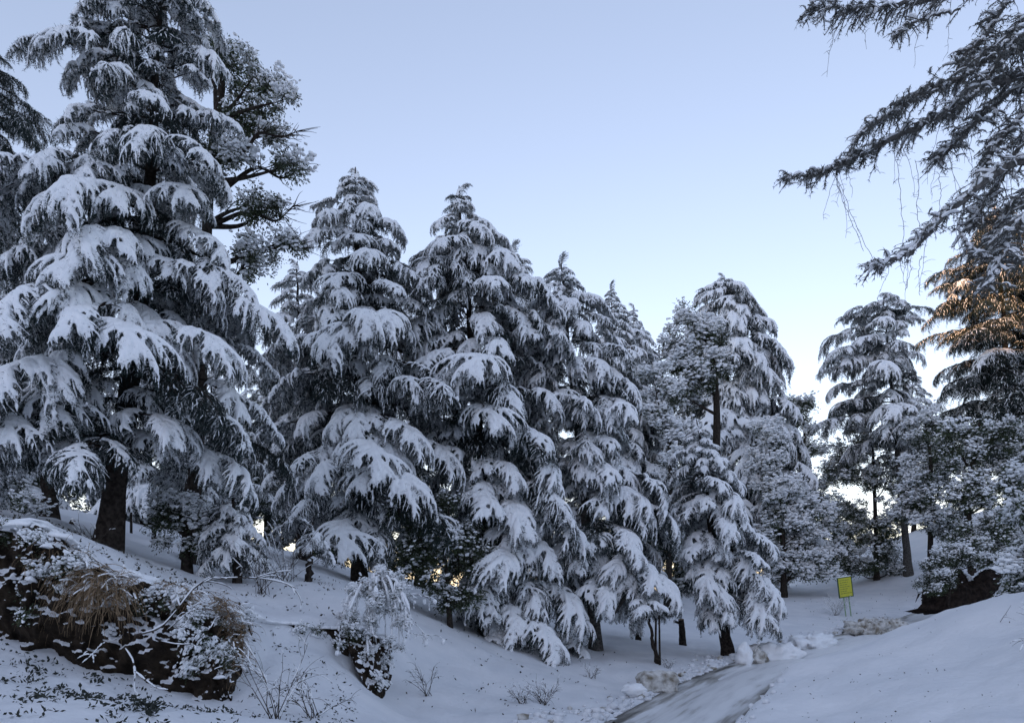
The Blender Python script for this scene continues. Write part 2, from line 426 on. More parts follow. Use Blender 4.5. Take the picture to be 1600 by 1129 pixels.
# ------------------------------------------------------------------ boughs of the cedars
def make_bough(L, W, seed, snow, droop, ratio=1.0):
    """returns (bough mesh: wood + needles, snow mesh)"""
    rg = np.random.default_rng(seed)
    wood, sn, fr = MB(), MB(), MB()
    npos, ntan = [], []
    def frost(p, s0, s1, wd, k):
        q, t = along(p, np.linspace(s0, s1, k)); pr = np.sin(np.linspace(.15, .95, k) * math.pi) ** .5
        strip(fr, q + np.array([0, 0, .006]), wd * pr * rg.uniform(.6, 1.4, k), wd * .9 * pr)
    n = 14
    ax = curve(np.zeros(3), 0, .22, -droop, L, n, .18, rg, 1.25)
    rad = np.linspace(.017 * L ** .7, .004, n)
    tube(wood, ax, rad, 5, 0)
    def snowline(p, s0, s1, wd, h, k):
        if s1 - s0 < .05: return
        ss = np.linspace(s0, s1, k)
        q, t = along(p, ss)
        prof = np.sin(np.linspace(.12, 1, k) * math.pi * .93) ** .5 * np.linspace(1.12, .62, k)
        jit = rg.uniform(.55, 1.35, k)
        steep = np.clip(1.15 - np.maximum(0, -t[:, 2] - .6) * 1.0, .6, 1)
        strip(sn, q + np.array([0, 0, .008]), wd * prof * jit * steep, h * prof * rg.uniform(.8, 1.2, k) * steep, 0)
    def twig_needles(p, s0, step, L_):
        k = max(2, int(L_ * (1 - s0) / step))
        q, t = along(p, np.linspace(s0, 1, k)); npos.append(q); ntan.append(t)
    twig_needles(ax, .15, .05, L)
    if snow > .3: snowline(ax, .12, .95, .075 * (.5 + snow * .6), .075 * snow, 14)
    ss = .16; ph0 = rg.uniform(0, 6)
    lat = []
    while ss < .985:
        for sd_ in (-1, 1):
            t = np.clip(ss + rg.uniform(-.02, .02), 0, .99)
            if rg.random() < .10: continue
            prof = (math.sin(math.pi * min(1, max(0, (t - .05) / 1.03)) ** .75) ** .8) * .95 + .10
            l = W * prof * rg.uniform(.55, 1.2) * (.85 + .3 * math.sin(t * L * 5.0 + sd_ * 1.7 + ph0))
            p0, tn = along(ax, [t]); p0, tn = p0[0], tn[0]
            yaw = math.atan2(tn[1], tn[0]) + sd_ * (1.18 - .62 * t + rg.normal() * .20)
            e0 = math.asin(np.clip(tn[2], -1, 1)) * .55 + .08 + rg.normal() * .06
            e1 = -droop * rg.uniform(.75, 1.3) - .32
            lat.append((p0, yaw, e0, e1, l, t))
        ss += .088 / L * rg.uniform(.75, 1.3)
    for (p0, yaw, e0, e1, l, t) in lat:
        p = curve(p0, yaw, e0, e1, l, 7, .16, rg, 1.2)
        tube(wood, p, np.linspace(.006, .002, 7), 3, 0, cap=False)
        twig_needles(p, .08, .055, l)
        cov = np.clip(snow * rg.uniform(.8, 1.2), 0, 1)
        bare = rg.random() < (.28 - .25 * snow)
        if snow > .5 and not bare:
            snowline(p, 0, cov, .076 * (.45 + .6 * snow) * rg.uniform(.6, 1.3), .058 * (.5 + .5 * snow), 7)
            if rg.random() < .8: frost(p, .6, 1, .016, 4)
        elif not bare and rg.random() < .35:
            a = rg.uniform(0, .6); snowline(p, a, a + rg.uniform(.1, .25), .020, .016, 4)
        k = int(l / .075)
        for i in range(k):
            s = (i + .6 + rg.uniform(-.3, .3)) / (k + .3)
            q0, tq = along(p, [s]); q0, tq = q0[0], tq[0]
            sdx = 1 if (i + int(p0[0] * 100)) % 2 else -1
            l2 = (.10 + .26 * (1 - abs(s - .4)) * min(1, l / .6)) * rg.uniform(.6, 1.2)
            y2 = math.atan2(tq[1], tq[0]) + sdx * rg.uniform(.55, 1.0)
            e2 = math.asin(np.clip(tq[2], -1, 1)) - .1
            p2 = curve(q0, y2, e2, e2 - rg.uniform(.5, 1.1), l2, 4, .2, rg, 1.0)
            k2 = max(3, int(l2 / .040)); q, tt = along(p2, np.linspace(.1, 1, k2)); npos.append(q); ntan.append(tt)
            if snow < .3:
                if rg.random() < .40: snowline(p2, rg.uniform(0, .4), rg.uniform(.6, 1), .014, .012, 3)
            else:
                if rg.random() < .7: frost(p2, rg.uniform(.1, .5), 1, .013, 3)
            if snow > .3 and rg.random() < snow * .80 and not bare:
                snowline(p2, rg.uniform(0, .25), rg.uniform(.5, 1.0), (.024 + .022 * snow) * rg.uniform(.6, 1.4), .022 + .020 * snow, 4)
    blades(wood, np.concatenate(npos), np.concatenate(ntan), rg, 1, ln=(.045, .095), wd=.012, per=4, fwd=.60, down=.20)
    if snow > .3:
        v, q = remesh(sn.mesh('bough_snow', ['snow']), .0165)
        wood.add(v, q, None, 2)
        wood.add(np.concatenate(fr.v), np.concatenate(fr.f4), np.concatenate(fr.f3), 2)
    else:
        wood.add(np.concatenate(sn.v), np.concatenate(sn.f4), np.concatenate(sn.f3), 2)
    return wood.mesh('bough', ['twig', 'needles', 'snow'], True)

def remesh(me, vox):
    """melt overlapping lumps of snow into one soft skin"""
    o = bpy.data.objects.new('melt', me); COL.objects.link(o)
    m = o.modifiers.new('r', 'REMESH'); m.mode = 'VOXEL'; m.voxel_size = vox
    m = o.modifiers.new('s', 'SMOOTH'); m.factor = .5; m.iterations = 2
    e = o.evaluated_get(bpy.context.evaluated_depsgraph_get()).to_mesh()
    v = np.empty(len(e.vertices) * 3); e.vertices.foreach_get('co', v)
    q = np.empty(len(e.loops), np.int32); e.loops.foreach_get('vertex_index', q)
    bpy.data.objects.remove(o); bpy.data.meshes.remove(me)
    return v.reshape(-1, 3), q.reshape(-1, 4)

SNOWLEV = {'h': .95, 'm': .60, 'l': .16}
BOUGH = {}
_sd = 1
for nm, L, W, cnt in (('D', 1.40, .74, 5), ('S', .80, .42, 3)):
    for lv, sv in SNOWLEV.items():
        c_ = cnt if lv != 'l' else 3
        BOUGH[nm + lv] = [(L, make_bough(L, W * (.85 + .1 * i), _sd * 7 + i * 31 + ord(lv), sv, (.95, 1.2, 1.4, 1.1, 1.3)[i] * (.9 if lv == 'l' else 1))) for i in range(c_)]
        _sd += 1
LIMBC = curve(np.zeros(3), 0, .10, -.38, 1.0, 12, 0, None, 1.2)
def limb_mesh(seed):
    rg = np.random.default_rng(seed); mb = MB()
    p = LIMBC + np.concatenate([np.zeros((1, 3)), rg.normal(size=(11, 3)) * .012])
    tube(mb, p, np.linspace(.020, .005, 12), 6, 0)
    for i in range(9):
        a, t = along(p, [rg.uniform(.2, 1)])
        c = curve(a[0], rg.choice([-1, 1]) * rg.uniform(.5, 1.1), .1, -.5, rg.uniform(.1, .28), 5, .3, rg)
        tube(mb, c, np.linspace(.006, .002, 5), 4, 0, cap=False)
    return mb.mesh('limb', ['bark'])
LIMBS = [limb_mesh(900 + i) for i in range(3)]

def add_bough(tree, loc, az, el, L, lev, rg, roll=None):
    v = BOUGH[('D' if L > .85 else 'S') + lev]
    L0, mb = v[rg.integers(len(v))]
    s = L / L0
    rot = ((rg.normal() * .14) if roll is None else roll, -el, az)
    return put('bough', mb, tree, loc, rot, (s, s * rg.choice([-1, 1]) * rg.uniform(.9, 1.1), s))

def conifer(name, label, bpx, d, tpx, tpy, prof, levels=(.6, .3, .1), dens=1.0, tr=.2, seed=1, lean=(0, 0), fill=.45, group=None, base_z=None, el=(.16, -.16), bottom=None, bark='bark', ragged=.2, bs=1.0, lbs=1.0):
    """prof: rows (py, left px, right px) of the crown outline, top to bottom"""
    rg = np.random.default_rng(seed)
    base = drop(bpx, d)
    if base_z is not None: base[2] = base_z
    top = P(tpx, tpy, d + lean[1])
    tree = empty(name, base, label, 'tree', group)
    H = top[2] - base[2]
    ax = np.array([base, base * .66 + top * .34 + np.array([(tpx - bpx) * .0, 0, 0]), base * .33 + top * .67, top])
    if lean[0]: ax[1, 0] += lean[0]; ax[2, 0] += lean[0] * .8
    ax = smooth_path(ax, 24)
    mb = MB()
    k = np.linspace(0, 1, 24)
    r = tr * (1 - k) ** .85 + .012; r[0] *= 1.5; r[1] *= 1.12
    pts = ax - base; pts[0, 2] -= .35
    jit = np.random.default_rng(seed + 5).normal(size=(24, 3)) * .02; jit[:, 2] = 0
    tube(mb, pts + jit, r, 10, 0)
    put('trunk', mb.mesh('trunk', bark), tree)
    pr = np.array(prof, float)
    zz = (HY - pr[:, 0]) / F * d
    acx = (pr[:, 1] + pr[:, 2]) / 2
    zb = (HY - (bottom if bottom else prof[-1][0])) / F * d
    z = top[2] - .30
    add_bough(tree, top - base - np.array([0, 0, .35]), rg.uniform(0, 6), 1.45, .50, 'm', rg)
    i = 0; az = rg.uniform(0, 6.28)
    while z > zb:
        axp = np.array([np.interp(z, ax[:, 2], ax[:, j]) for j in range(3)])
        py = HY - z / d * F
        lx = np.interp(py, pr[:, 0], pr[:, 1]); rx = np.interp(py, pr[:, 0], pr[:, 2])
        apx = axp[0] / d * F + HX
        c = math.cos(az)
        Rl = max(.12, (apx - lx) / F * d); Rr = max(.12, (rx - apx) / F * d)
        rad = math.sqrt((c * (Rr if c > 0 else Rl)) ** 2 + ((1 - c * c) * ((Rl + Rr) / 2) ** 2))
        rad *= rg.uniform(1 - ragged, 1 + ragged * .55)
        u = (top[2] - z) / H
        e = el[0] + (el[1] - el[0]) * min(1, u * 1.6) + rg.normal() * .08
        back = math.sin(az) > .35
        step = (.036 + .040 * min(2.6, rad)) / dens
        if back and rg.random() < .40 and u > .08:
            az += 2.39996 + rg.normal() * .35; z -= step; continue
        lev = rg.choice(['h', 'm', 'l'], p=levels)
        rad *= bs
        att = axp.copy(); att[2] += .16 * rad * min(1, u * 4)
        att[2] = min(att[2], top[2] - .05)
        if rad < .75:
            add_bough(tree, att - base, az, e, max(.28, rad * 1.08), lev, rg)
        else:
            Lb = float(np.clip(.40 * rad + .55, .9, 1.8)) * lbs * rg.uniform(.85, 1.15)
            lim = rad - .62 * Lb
            ca, sa, ce, se = math.cos(az), math.sin(az), math.cos(e), math.sin(e)
            def on(s_):
                q, _ = along(LIMBC, [s_]); x, y_, zz_ = q[0] * lim
                x, zz_ = x * ce - zz_ * se, x * se + zz_ * ce
                return att - base + np.array([x * ca - y_ * sa, x * sa + y_ * ca, zz_])
            if lim > .35:
                put('limb', LIMBS[rg.integers(3)], tree, att - base, (0, -e, az), lim)
            add_bough(tree, on(1.0), az + rg.normal() * .1, e - .22, Lb, lev, rg)
            k = int(round(lim / .52 / lbs * (1 - .4 * back)))
            for j in range(k):
                s_ = 1 - (j + .75) / (k + .35)
                sd2 = 1 if (j + i) % 2 else -1
                lv = lev if rg.random() < .85 else rg.choice(['m', 'l'])
                if s_ < .3 and rg.random() < .4: lv = 'l'
                add_bough(tree, on(max(.05, s_)), az + sd2 * rg.uniform(.5, 1.0), e - .12 - .1 * s_, Lb * rg.uniform(.7, .98), lv, rg)
        if rg.random() < fill * .6 and rad > .8 and not back:
            add_bough(tree, att - base - np.array([0, 0, .15]), az + rg.uniform(1.2, 2.6), e - .1, rg.uniform(.7, 1.1), 'l', rg)
        i += 1
        az += 2.39996 + rg.normal() * .35
        z -= step * rg.uniform(.7, 1.3)
    return tree

# T1 big left cedar, its stem leaning right
conifer('cedar_tree', 'tallest snow-laden cedar with leaning dark trunk on the left earth bank', 165, 12.8, 250, -60,
        [(-60, 245, 255), (0, 180, 325), (60, 130, 345), (150, 85, 345), (230, 60, 350), (330, 35, 380), (420, 25, 420), (500, 0, 415), (600, -10, 425), (680, -10, 430), (760, 0, 430)],
        (.72, .20, .08), 1.30, .19, 11, (.20, 0), .5, bottom=738, bs=1.0, ragged=.3, lbs=.82)
# T2
conifer('cedar_tree', 'snowy cedar with domed boughs, second tall top from the left against the sky', 562, 20, 556, 262,
        [(262, 548, 564), (300, 522, 595), (350, 497, 612), (420, 490, 665), (500, 450, 700), (600, 425, 735), (700, 430, 745), (780, 430, 740), (840, 470, 680)],
        (.78, .17, .05), 1.12, .19, 22, bottom=838, ragged=.3, lbs=.92)
conifer('cedar_tree', 'narrow small-topped cedar tucked against the left flank of a bigger cedar', 470, 22, 465, 408,
        [(408, 458, 474), (450, 435, 498), (550, 420, 520), (700, 415, 520), (800, 430, 520)], (.5, .35, .15), 1.0, .15, 33, bottom=780)
# T3
conifer('cedar_tree', 'snowy cedar with feathery pointed top in the centre, boughs cascading to the slope', 775, 21, 716, 290,
        [(290, 706, 726), (330, 690, 755), (380, 664, 795), (450, 655, 835), (600, 640, 885), (700, 690, 900), (800, 715, 910), (900, 722, 912), (1000, 722, 910), (1055, 770, 860)],
        (.82, .15, .03), 1.15, .20, 44, bottom=1030, ragged=.3, lbs=1.1)
conifer('cedar_tree', 'cedar with small bent top just right of the feathery central cedar', 805, 24, 800, 385,
        [(385, 790, 812), (430, 770, 835), (520, 760, 855), (650, 760, 880), (800, 760, 890)], (.6, .3, .1), 1.0, .16, 55, bottom=800)
# T4
conifer('cedar_tree', 'snowy cedar with knobbly narrow top, right of the central pair', 932, 22, 877, 405,
        [(405, 868, 888), (440, 850, 905), (480, 830, 940), (560, 825, 975), (640, 850, 1005), (760, 880, 1030), (860, 900, 1070), (960, 930, 1070)],
        (.80, .17, .03), 1.1, .17, 66, bottom=935, bark='pale_bark', ragged=.3)
# T5 pair of spires
conifer('cedar_tree', 'slender pale spire of a cedar, tallest of the thin tops in the gap', 962, 34, 955, 444,
        [(444, 950, 960), (500, 935, 985), (560, 925, 1020), (640, 930, 1040), (800, 930, 1050)], (.88, .12, .0), 1.0, .15, 77, fill=.3, bottom=820)
conifer('cedar_tree', 'slender cedar spire just right of and lower than the pale spire', 996, 36, 990, 476,
        [(476, 984, 996), (530, 970, 1015), (600, 960, 1040), (700, 960, 1060), (850, 960, 1060)], (.88, .12, .0), 1.0, .14, 78, fill=.3, bottom=820)
# T6 small front cedar
conifer('cedar_tree', 'small plump cedar heaped with snow standing alone beside the road, short trunk showing', 1138, 22.5, 1088, 655,
        [(655, 1078, 1096), (700, 1062, 1122), (760, 1050, 1165), (830, 1060, 1195), (900, 1085, 1215), (960, 1098, 1232), (1000, 1105, 1230)],
        (.85, .13, .02), 1.25, .17, 88, bottom=962, el=(.1, -.2))
# T7 right conifer
conifer('cedar_tree', 'broad frosted cedar with blunt crown, tallest on the right of centre', 1150, 46, 1131, 430,
        [(430, 1122, 1140), (470, 1095, 1180), (540, 1085, 1205), (620, 1080, 1225), (720, 1090, 1260), (820, 1110, 1290), (880, 1130, 1300)],
        (.80, .18, .02), 1.05, .28, 99, bottom=860, ragged=.3, bs=1.0, lbs=1.7)


# leaning flat-topped cedar, side cedars and those behind
conifer('cedar_tree', 'tall thin cedar with leaning bare stem and flat wind-swept top on the right', 1420, 45, 1380, 462,
        [(462, 1370, 1390), (485, 1300, 1432), (540, 1285, 1412), (600, 1280, 1402), (700, 1290, 1402)], (.35, .45, .20), 1.0, .22, 101, bottom=700, el=(.2, -.05), bark='pale_bark', ragged=.45, bs=.9)
conifer('cedar_tree', 'little spire-topped cedar peeping out right of the flat-topped cedar', 1427, 54, 1425, 580,
        [(580, 1420, 1430), (620, 1405, 1450), (700, 1395, 1462), (800, 1395, 1470)], (.5, .4, .1), .8, .14, 102, bottom=800)
conifer('cedar_tree', 'high cedar touched by orange sunlight behind the overhanging limbs at right', 1592, 62, 1556, 322,
        [(322, 1548, 1564), (380, 1515, 1590), (450, 1478, 1615), (540, 1460, 1640), (650, 1452, 1655), (740, 1460, 1660)], (.0, .10, .90), .85, .42, 103, bottom=740, el=(.25, -.05), lbs=1.6, fill=.3, bark='pale_bark', ragged=.35)
conifer('cedar_tree', 'dark green almost snowless conifer cut off by the left edge', -42, 18, -14, 62,
        [(62, -22, -6), (110, -40, 32), (160, -60, 48), (300, -85, 45), (420, -90, 30), (560, -95, 20)], (.0, .15, .85), 1.0, .22, 104, bottom=600)
conifer('cedar_tree', 'shaded cedar with slim dark trunk behind the leaning trunk at left', 78, 17, 72, 400,
        [(400, 60, 84), (480, 10, 140), (600, -20, 160), (740, -10, 170)], (.25, .4, .35), .9, .17, 105, bottom=735)
conifer('cedar_tree', 'young cedar weighed down in a white mound right of the leaning trunk', 372, 13.9, 362, 765,
        [(765, 352, 372), (800, 325, 405), (850, 305, 425), (890, 310, 425)], (.95, .05, .0), 1.6, .07, 106, bottom=872, el=(.0, -.25), fill=.2)
conifer('cedar_tree', 'young snow-covered cedar low between the left bank and the second tall cedar', 482, 15.2, 488, 815,
        [(815, 480, 496), (840, 462, 520), (880, 455, 535)], (.9, .1, .0), 1.4, .06, 107, bottom=862, el=(.0, -.2), fill=.2)
for lb, bp, d, tp, ty, sd_, gy in [
        ('dim cedar filling the gap behind the tallest left cedar', 335, 30, 332, 440, 111, 880),
        ('dim cedar seen between the second and the feathery central cedar', 655, 33, 650, 455, 112, 900),
        ('dim cedar behind the knobbly-topped cedar, low dark crown', 850, 40, 848, 540, 113, 900),
        ('dim cedar behind the plump roadside cedar, mostly hidden', 1060, 46, 1052, 640, 114, 900),
        ('dim cedar just right of and behind the leaning trunk', 232, 25, 228, 500, 116, 860),
        ('dim cedar in the gap left of the second tall cedar', 418, 36, 420, 560, 117, 860),
        ('dim cedar at the far left behind the earth bank', -20, 28, 20, 470, 115, 860)]:
    conifer('cedar_tree', lb, bp, d, tp, ty, [(ty, tp - 8, tp + 8), (ty + 60, tp - 40, tp + 40), (ty + 160, tp - 70, tp + 70), (800, tp - 95, tp + 95)],
            (.25, .40, .35), .75, .2, sd_, fill=.35, bottom=810, group='dim cedars at the back')

# small cedars and poles on the slope left of the road
conifer('cedar_tree', 'little bent cedar on two thin dark stems beside the dirty snow block', 1027, 20.5, 1005, 925,
        [(925, 995, 1012), (945, 975, 1045), (975, 965, 1045), (985, 970, 1040)], (.85, .15, .0), 1.5, .05, 121, bottom=965, el=(.0, -.2), fill=.1)
conifer('cedar_tree', 'small snowy cedar on a short dark stem, left of the cut stump', 998, 25, 990, 850,
        [(850, 982, 998), (890, 955, 1030), (930, 945, 1050)], (.85, .15, .0), 1.2, .08, 122, bottom=930, el=(.0, -.15))

# ------------------------------------------------------------------ broadleaf evergreens
def make_clump(seed, snow, Rc=.45, nl=330):
    rg = np.random.default_rng(seed); mb = MB()
    pos = []
    for i in range(11):
        yaw = rg.uniform(0, 6.28); e = rg.uniform(-.5, 1.0)
        p = curve(np.zeros(3), yaw, e, e - .5, Rc * rg.uniform(.8, 1.1), 5, .3, rg)
        tube(mb, p, np.linspace(.008, .003, 5), 3, 0, cap=False)
        q, _ = along(p, rg.uniform(.3, 1.05, nl // 11)); pos.append(q + rg.normal(size=q.shape) * .085 * Rc / .45)
    p = np.concatenate(pos); n = len(p)
    d = nrm(p + rg.normal(size=p.shape) * .25); d[:, 2] -= rg.uniform(0, .5, n); d = nrm(d)
    L = rg.uniform(.07, .13, n)[:, None]; W = L * rg.uniform(.16, .24, (n, 1))
    s_ = nrm(np.cross(d, nrm(rg.normal(size=p.shape) * .6 + [0, 0, 1.0])))
    up = np.cross(s_, d)
    v = np.stack([p, p + d * L * .5 + s_ * W + up * .012, p + d * L, p + d * L * .5 - s_ * W + up * .012], 1).reshape(-1, 3)
    i = np.arange(n)[:, None] * 4
    mb.add(v, None, np.concatenate([i + [0, 1, 2], i + [0, 2, 3]]), 1)
    order = np.argsort(-p[:, 2] + rg.normal(size=n) * .22)
    for j in order[:int(n * snow)]:
        r = rg.uniform(.022, .085) * (.8 + .4 * snow)
        blob(mb, p[j] + d[j] * L[j] * .5 + [0, 0, .014], (r * rg.uniform(.8, 1.5), r * rg.uniform(.8, 1.5), r * .62), rg, 2, .3)
    return mb.mesh('leaf_clump', ['twig', 'oak_leaf', 'snow'], False)
CLUMP = {k: [make_clump(500 + i + ord(k), v) for i in range(4)] for k, v in (('h', .50), ('m', .28), ('l', .08))}

def broadleaf(name, label, bpx, d, trunk, ells, levels, seed, tr=.15, Rc=.45, dens=1.0, depth=.8, extra=(), bark='bark', cat='tree', group=None):
    """trunk: rows (px, py) upwards; ells: (cx, cy, rx, ry) of the leafy masses in the photo"""
    rg = np.random.default_rng(seed)
    base = drop(bpx, d)
    t = empty(name, base, label, cat, group)
    pts = [base - [0, 0, .3]] + [P(x, y, d) for x, y in trunk]
    pth = smooth_path(pts, 26)
    mb = MB(); k = np.linspace(0, 1, 26)
    r = tr * (1 - .75 * k); r[:2] *= 1.3
    tube(mb, pth - base, r, 9, 0)
    put('trunk', mb.mesh('trunk', bark), t)
    for e in extra:
        pe = smooth_path([P(x, y, d + dd) for x, y, dd in e], 20)
        mb = MB(); tube(mb, pe - base, np.linspace(tr * .26, .006, 20), 6, 0)
        for i in range(40):
            q, tn = along(pe, [rg.uniform(.35, 1)]); q, tn = q[0], tn[0]
            yw = math.atan2(tn[1], tn[0]) + rg.normal() * .9
            c = curve(q, yw, rg.uniform(-.2, 1.0), rg.uniform(-.3, .8), rg.uniform(.2, .6), 6, .5, rg)
            c = c - base
            tube(mb, c, np.linspace(.010, .003, 6), 4, 0)
        put('limb', mb.mesh('limb', bark), t)
    for (cx, cy, rx, ry) in ells:
        c = P(cx, cy, d); a, b = rx / F * d, ry / F * d
        c[1] += rg.uniform(-.3, .3) * a * depth
        ti = np.argmin(np.abs(pth[:, 2] - (c[2] - .6 * b - .2 * abs(c[0] - base[0]))))
        ti = min(ti, 22)
        lp = smooth_path([pth[ti], pth[ti] * .5 + c * .5 + rg.normal(size=3) * .08 - [0, 0, .1 * b], c], 10)
        mb = MB(); tube(mb, lp - base, np.linspace(max(.02, tr * .33), .012, 10), 6, 0)
        n = max(3, int(2.6 * dens * (a * b) / (Rc * Rc)))
        dv = nrm(rg.normal(size=(n, 3))) * (rg.uniform(.12, 1, (n, 1)) ** .45)
        cl = dv * [a, a * depth, b] * .93
        for j in range(n):
            if j % 3 == 0:
                q, _ = along(lp, [rg.uniform(.4, 1)])
                e = c + cl[j]
                pp = smooth_path([q[0], (q[0] + e) / 2 + rg.normal(size=3) * .06, e], 6)
                tube(mb, pp - base, np.linspace(.018, .006, 6), 4, 0, cap=False)
            lv = rg.choice(['h', 'm', 'l'], p=levels)
            s_ = rg.uniform(.75, 1.25) * Rc / .45
            put('leaf_clump', CLUMP[lv][rg.integers(4)], t, c + cl[j] - base, (rg.normal() * .2, rg.normal() * .2, rg.uniform(0, 6.28)), s_)
        put('limb', mb.mesh('limb', bark), t)
    return t

broadleaf('broadleaf_tree', 'gnarled tree with clumpy dark crown and crooked bare limbs behind the tallest cedar', 298, 15.5,
          [(300, 800), (310, 650), (318, 480), (325, 330), (335, 200), (350, 110)],
          [(345, 100, 45, 40), (395, 120, 38, 32), (445, 160, 36, 24), (385, 175, 42, 34), (345, 250, 45, 50), (425, 205, 24, 10), (450, 262, 20, 10), (425, 320, 20, 16), (445, 385, 18, 8), (395, 400, 35, 40), (395, 320, 28, 30), (310, 80, 26, 22)],
          (.05, .35, .6), 201, .2, .30, .85, extra=[[(340, 260, 0), (385, 232, -.3), (405, 208, -.4), (440, 214, -.3), (468, 204, 0)], [(345, 300, 0), (400, 262, .2), (440, 278, .3), (474, 262, .2)], [(335, 350, 0), (390, 330, 0), (430, 345, 0), (462, 318, .2)], [(330, 420, 0), (400, 395, 0), (440, 380, 0), (470, 388, 0)]])
broadleaf('broadleaf_tree', 'round-topped frosted oak pressed against the left side of the blunt cedar', 1118, 36,
          [(1118, 760), (1120, 640), (1113, 560), (1100, 505)], [(1085, 505, 38, 38), (1062, 560, 26, 48), (1098, 580, 38, 50), (1112, 520, 30, 36), (1070, 620, 28, 30)], (.25, .5, .25), 202, .26, .55, 1.0)
broadleaf('broadleaf_tree', 'snow-plastered oak mass between the thin spires and the plump cedar', 1042, 32,
          [(1048, 800), (1046, 700), (1040, 640)], [(1040, 640, 30, 42), (1022, 600, 26, 36), (1060, 690, 26, 34), (1030, 770, 24, 30), (1048, 840, 26, 30)], (.6, .3, .1), 203, .16, .48, .9)
broadleaf('broadleaf_tree', 'wide white-speckled oak right of the plump roadside cedar', 1225, 42,
          [(1222, 820), (1215, 740), (1205, 690)], [(1195, 700, 34, 50), (1225, 770, 44, 50), (1262, 815, 44, 48), (1285, 868, 28, 30), (1245, 880, 40, 34), (1205, 840, 28, 56), (1200, 890, 26, 26), (1268, 895, 22, 18)], (.72, .23, .05), 204, .18, .60, 1.1)
broadleaf('broadleaf_tree', 'dark rounded tree on the skyline in the notch right of the blunt cedar', 1262, 52,
          [(1260, 760), (1256, 660)], [(1250, 640, 26, 32), (1272, 690, 24, 40), (1290, 760, 24, 50)], (.08, .32, .6), 205, .2, .6, 1.0)
broadleaf('broadleaf_tree', 'dark leafy tree with black stem directly behind the yellow sign', 1370, 46,
          [(1369, 850), (1366, 760), (1362, 680), (1352, 640)], [(1352, 670, 36, 36), (1340, 740, 36, 46), (1385, 745, 30, 46), (1342, 815, 34, 44), (1388, 825, 30, 46), (1365, 878, 48, 26), (1318, 850, 16, 40), (1305, 720, 18, 40), (1395, 890, 26, 16), (1335, 890, 22, 18)], (.06, .34, .6), 206, .17, .50, 1.0)
broadleaf('broadleaf_tree', 'snow-dusted tree in the dip above the white slope at right', 1452, 41,
          [(1455, 760), (1452, 700), (1445, 660)], [(1445, 670, 28, 32), (1432, 740, 24, 44), (1468, 735, 28, 50), (1480, 810, 26, 34), (1440, 800, 22, 36), (1420, 780, 18, 50), (1465, 835, 26, 14)], (.25, .45, .3), 207, .16, .50, 1.0)
broadleaf('broadleaf_tree', 'large dark leafy tree above the bare earth cutting at right', 1525, 37,
          [(1512, 800), (1520, 720), (1530, 660)], [(1505, 700, 40, 44), (1550, 680, 40, 50), (1500, 775, 38, 46), (1548, 770, 42, 52), (1592, 730, 30, 60), (1530, 840, 50, 34), (1590, 830, 34, 44), (1570, 880, 36, 24), (1500, 850, 26, 20)], (.0, .26, .74), 208, .22, .48, 1.0)
broadleaf('broadleaf_tree', 'nearest snow-speckled leafy tree cut off by the right edge', 1660, 12.5,
          [(1655, 860), (1640, 780), (1625, 710)], [(1605, 745, 26, 34), (1600, 810, 32, 44), (1610, 880, 38, 50), (1590, 915, 14, 26), (1640, 780, 40, 80)], (.6, .3, .1), 209, .1, .27, 1.0)
broadleaf('broadleaf_tree', 'dark snow-flecked tree in the shade between the second and central cedars', 704, 19,
          [(702, 960), (698, 900), (690, 830)], [(655, 850, 44, 46), (700, 815, 44, 44), (725, 870, 34, 50), (660, 900, 34, 30), (715, 930, 30, 30), (640, 800, 40, 30)], (.0, .12, .88), 210, .10, .38, 1.2)
broadleaf('broadleaf_shrub', 'speckled evergreen shrub around the thick stump right of the leaning trunk', 292, 14.0,
          [(292, 860), (290, 810)], [(268, 815, 30, 30), (305, 790, 36, 30), (285, 850, 30, 22), (255, 780, 26, 26), (325, 835, 20, 24)], (.15, .5, .35), 211, .14, .26, 1.0, cat='shrub')
broadleaf('broadleaf_shrub', 'white-flecked shrub at the far left edge above the bank', 18, 15.5,
          [(20, 800), (18, 770)], [(10, 770, 32, 26), (48, 795, 26, 18), (-10, 800, 26, 22)], (.35, .45, .2), 212, .06, .28, 1.0, cat='shrub')
broadleaf('broadleaf_shrub', 'dark shrub crowning the bare earth cutting at right', 1478, 31.3,
          [(1484, 920), (1480, 890)], [(1468, 886, 26, 24), (1494, 866, 28, 20), (1453, 914, 18, 20), (1478, 905, 24, 16), (1518, 876, 26, 13), (1545, 872, 24, 12)], (.05, .30, .65), 213, .06, .30, 1.5, cat='shrub')

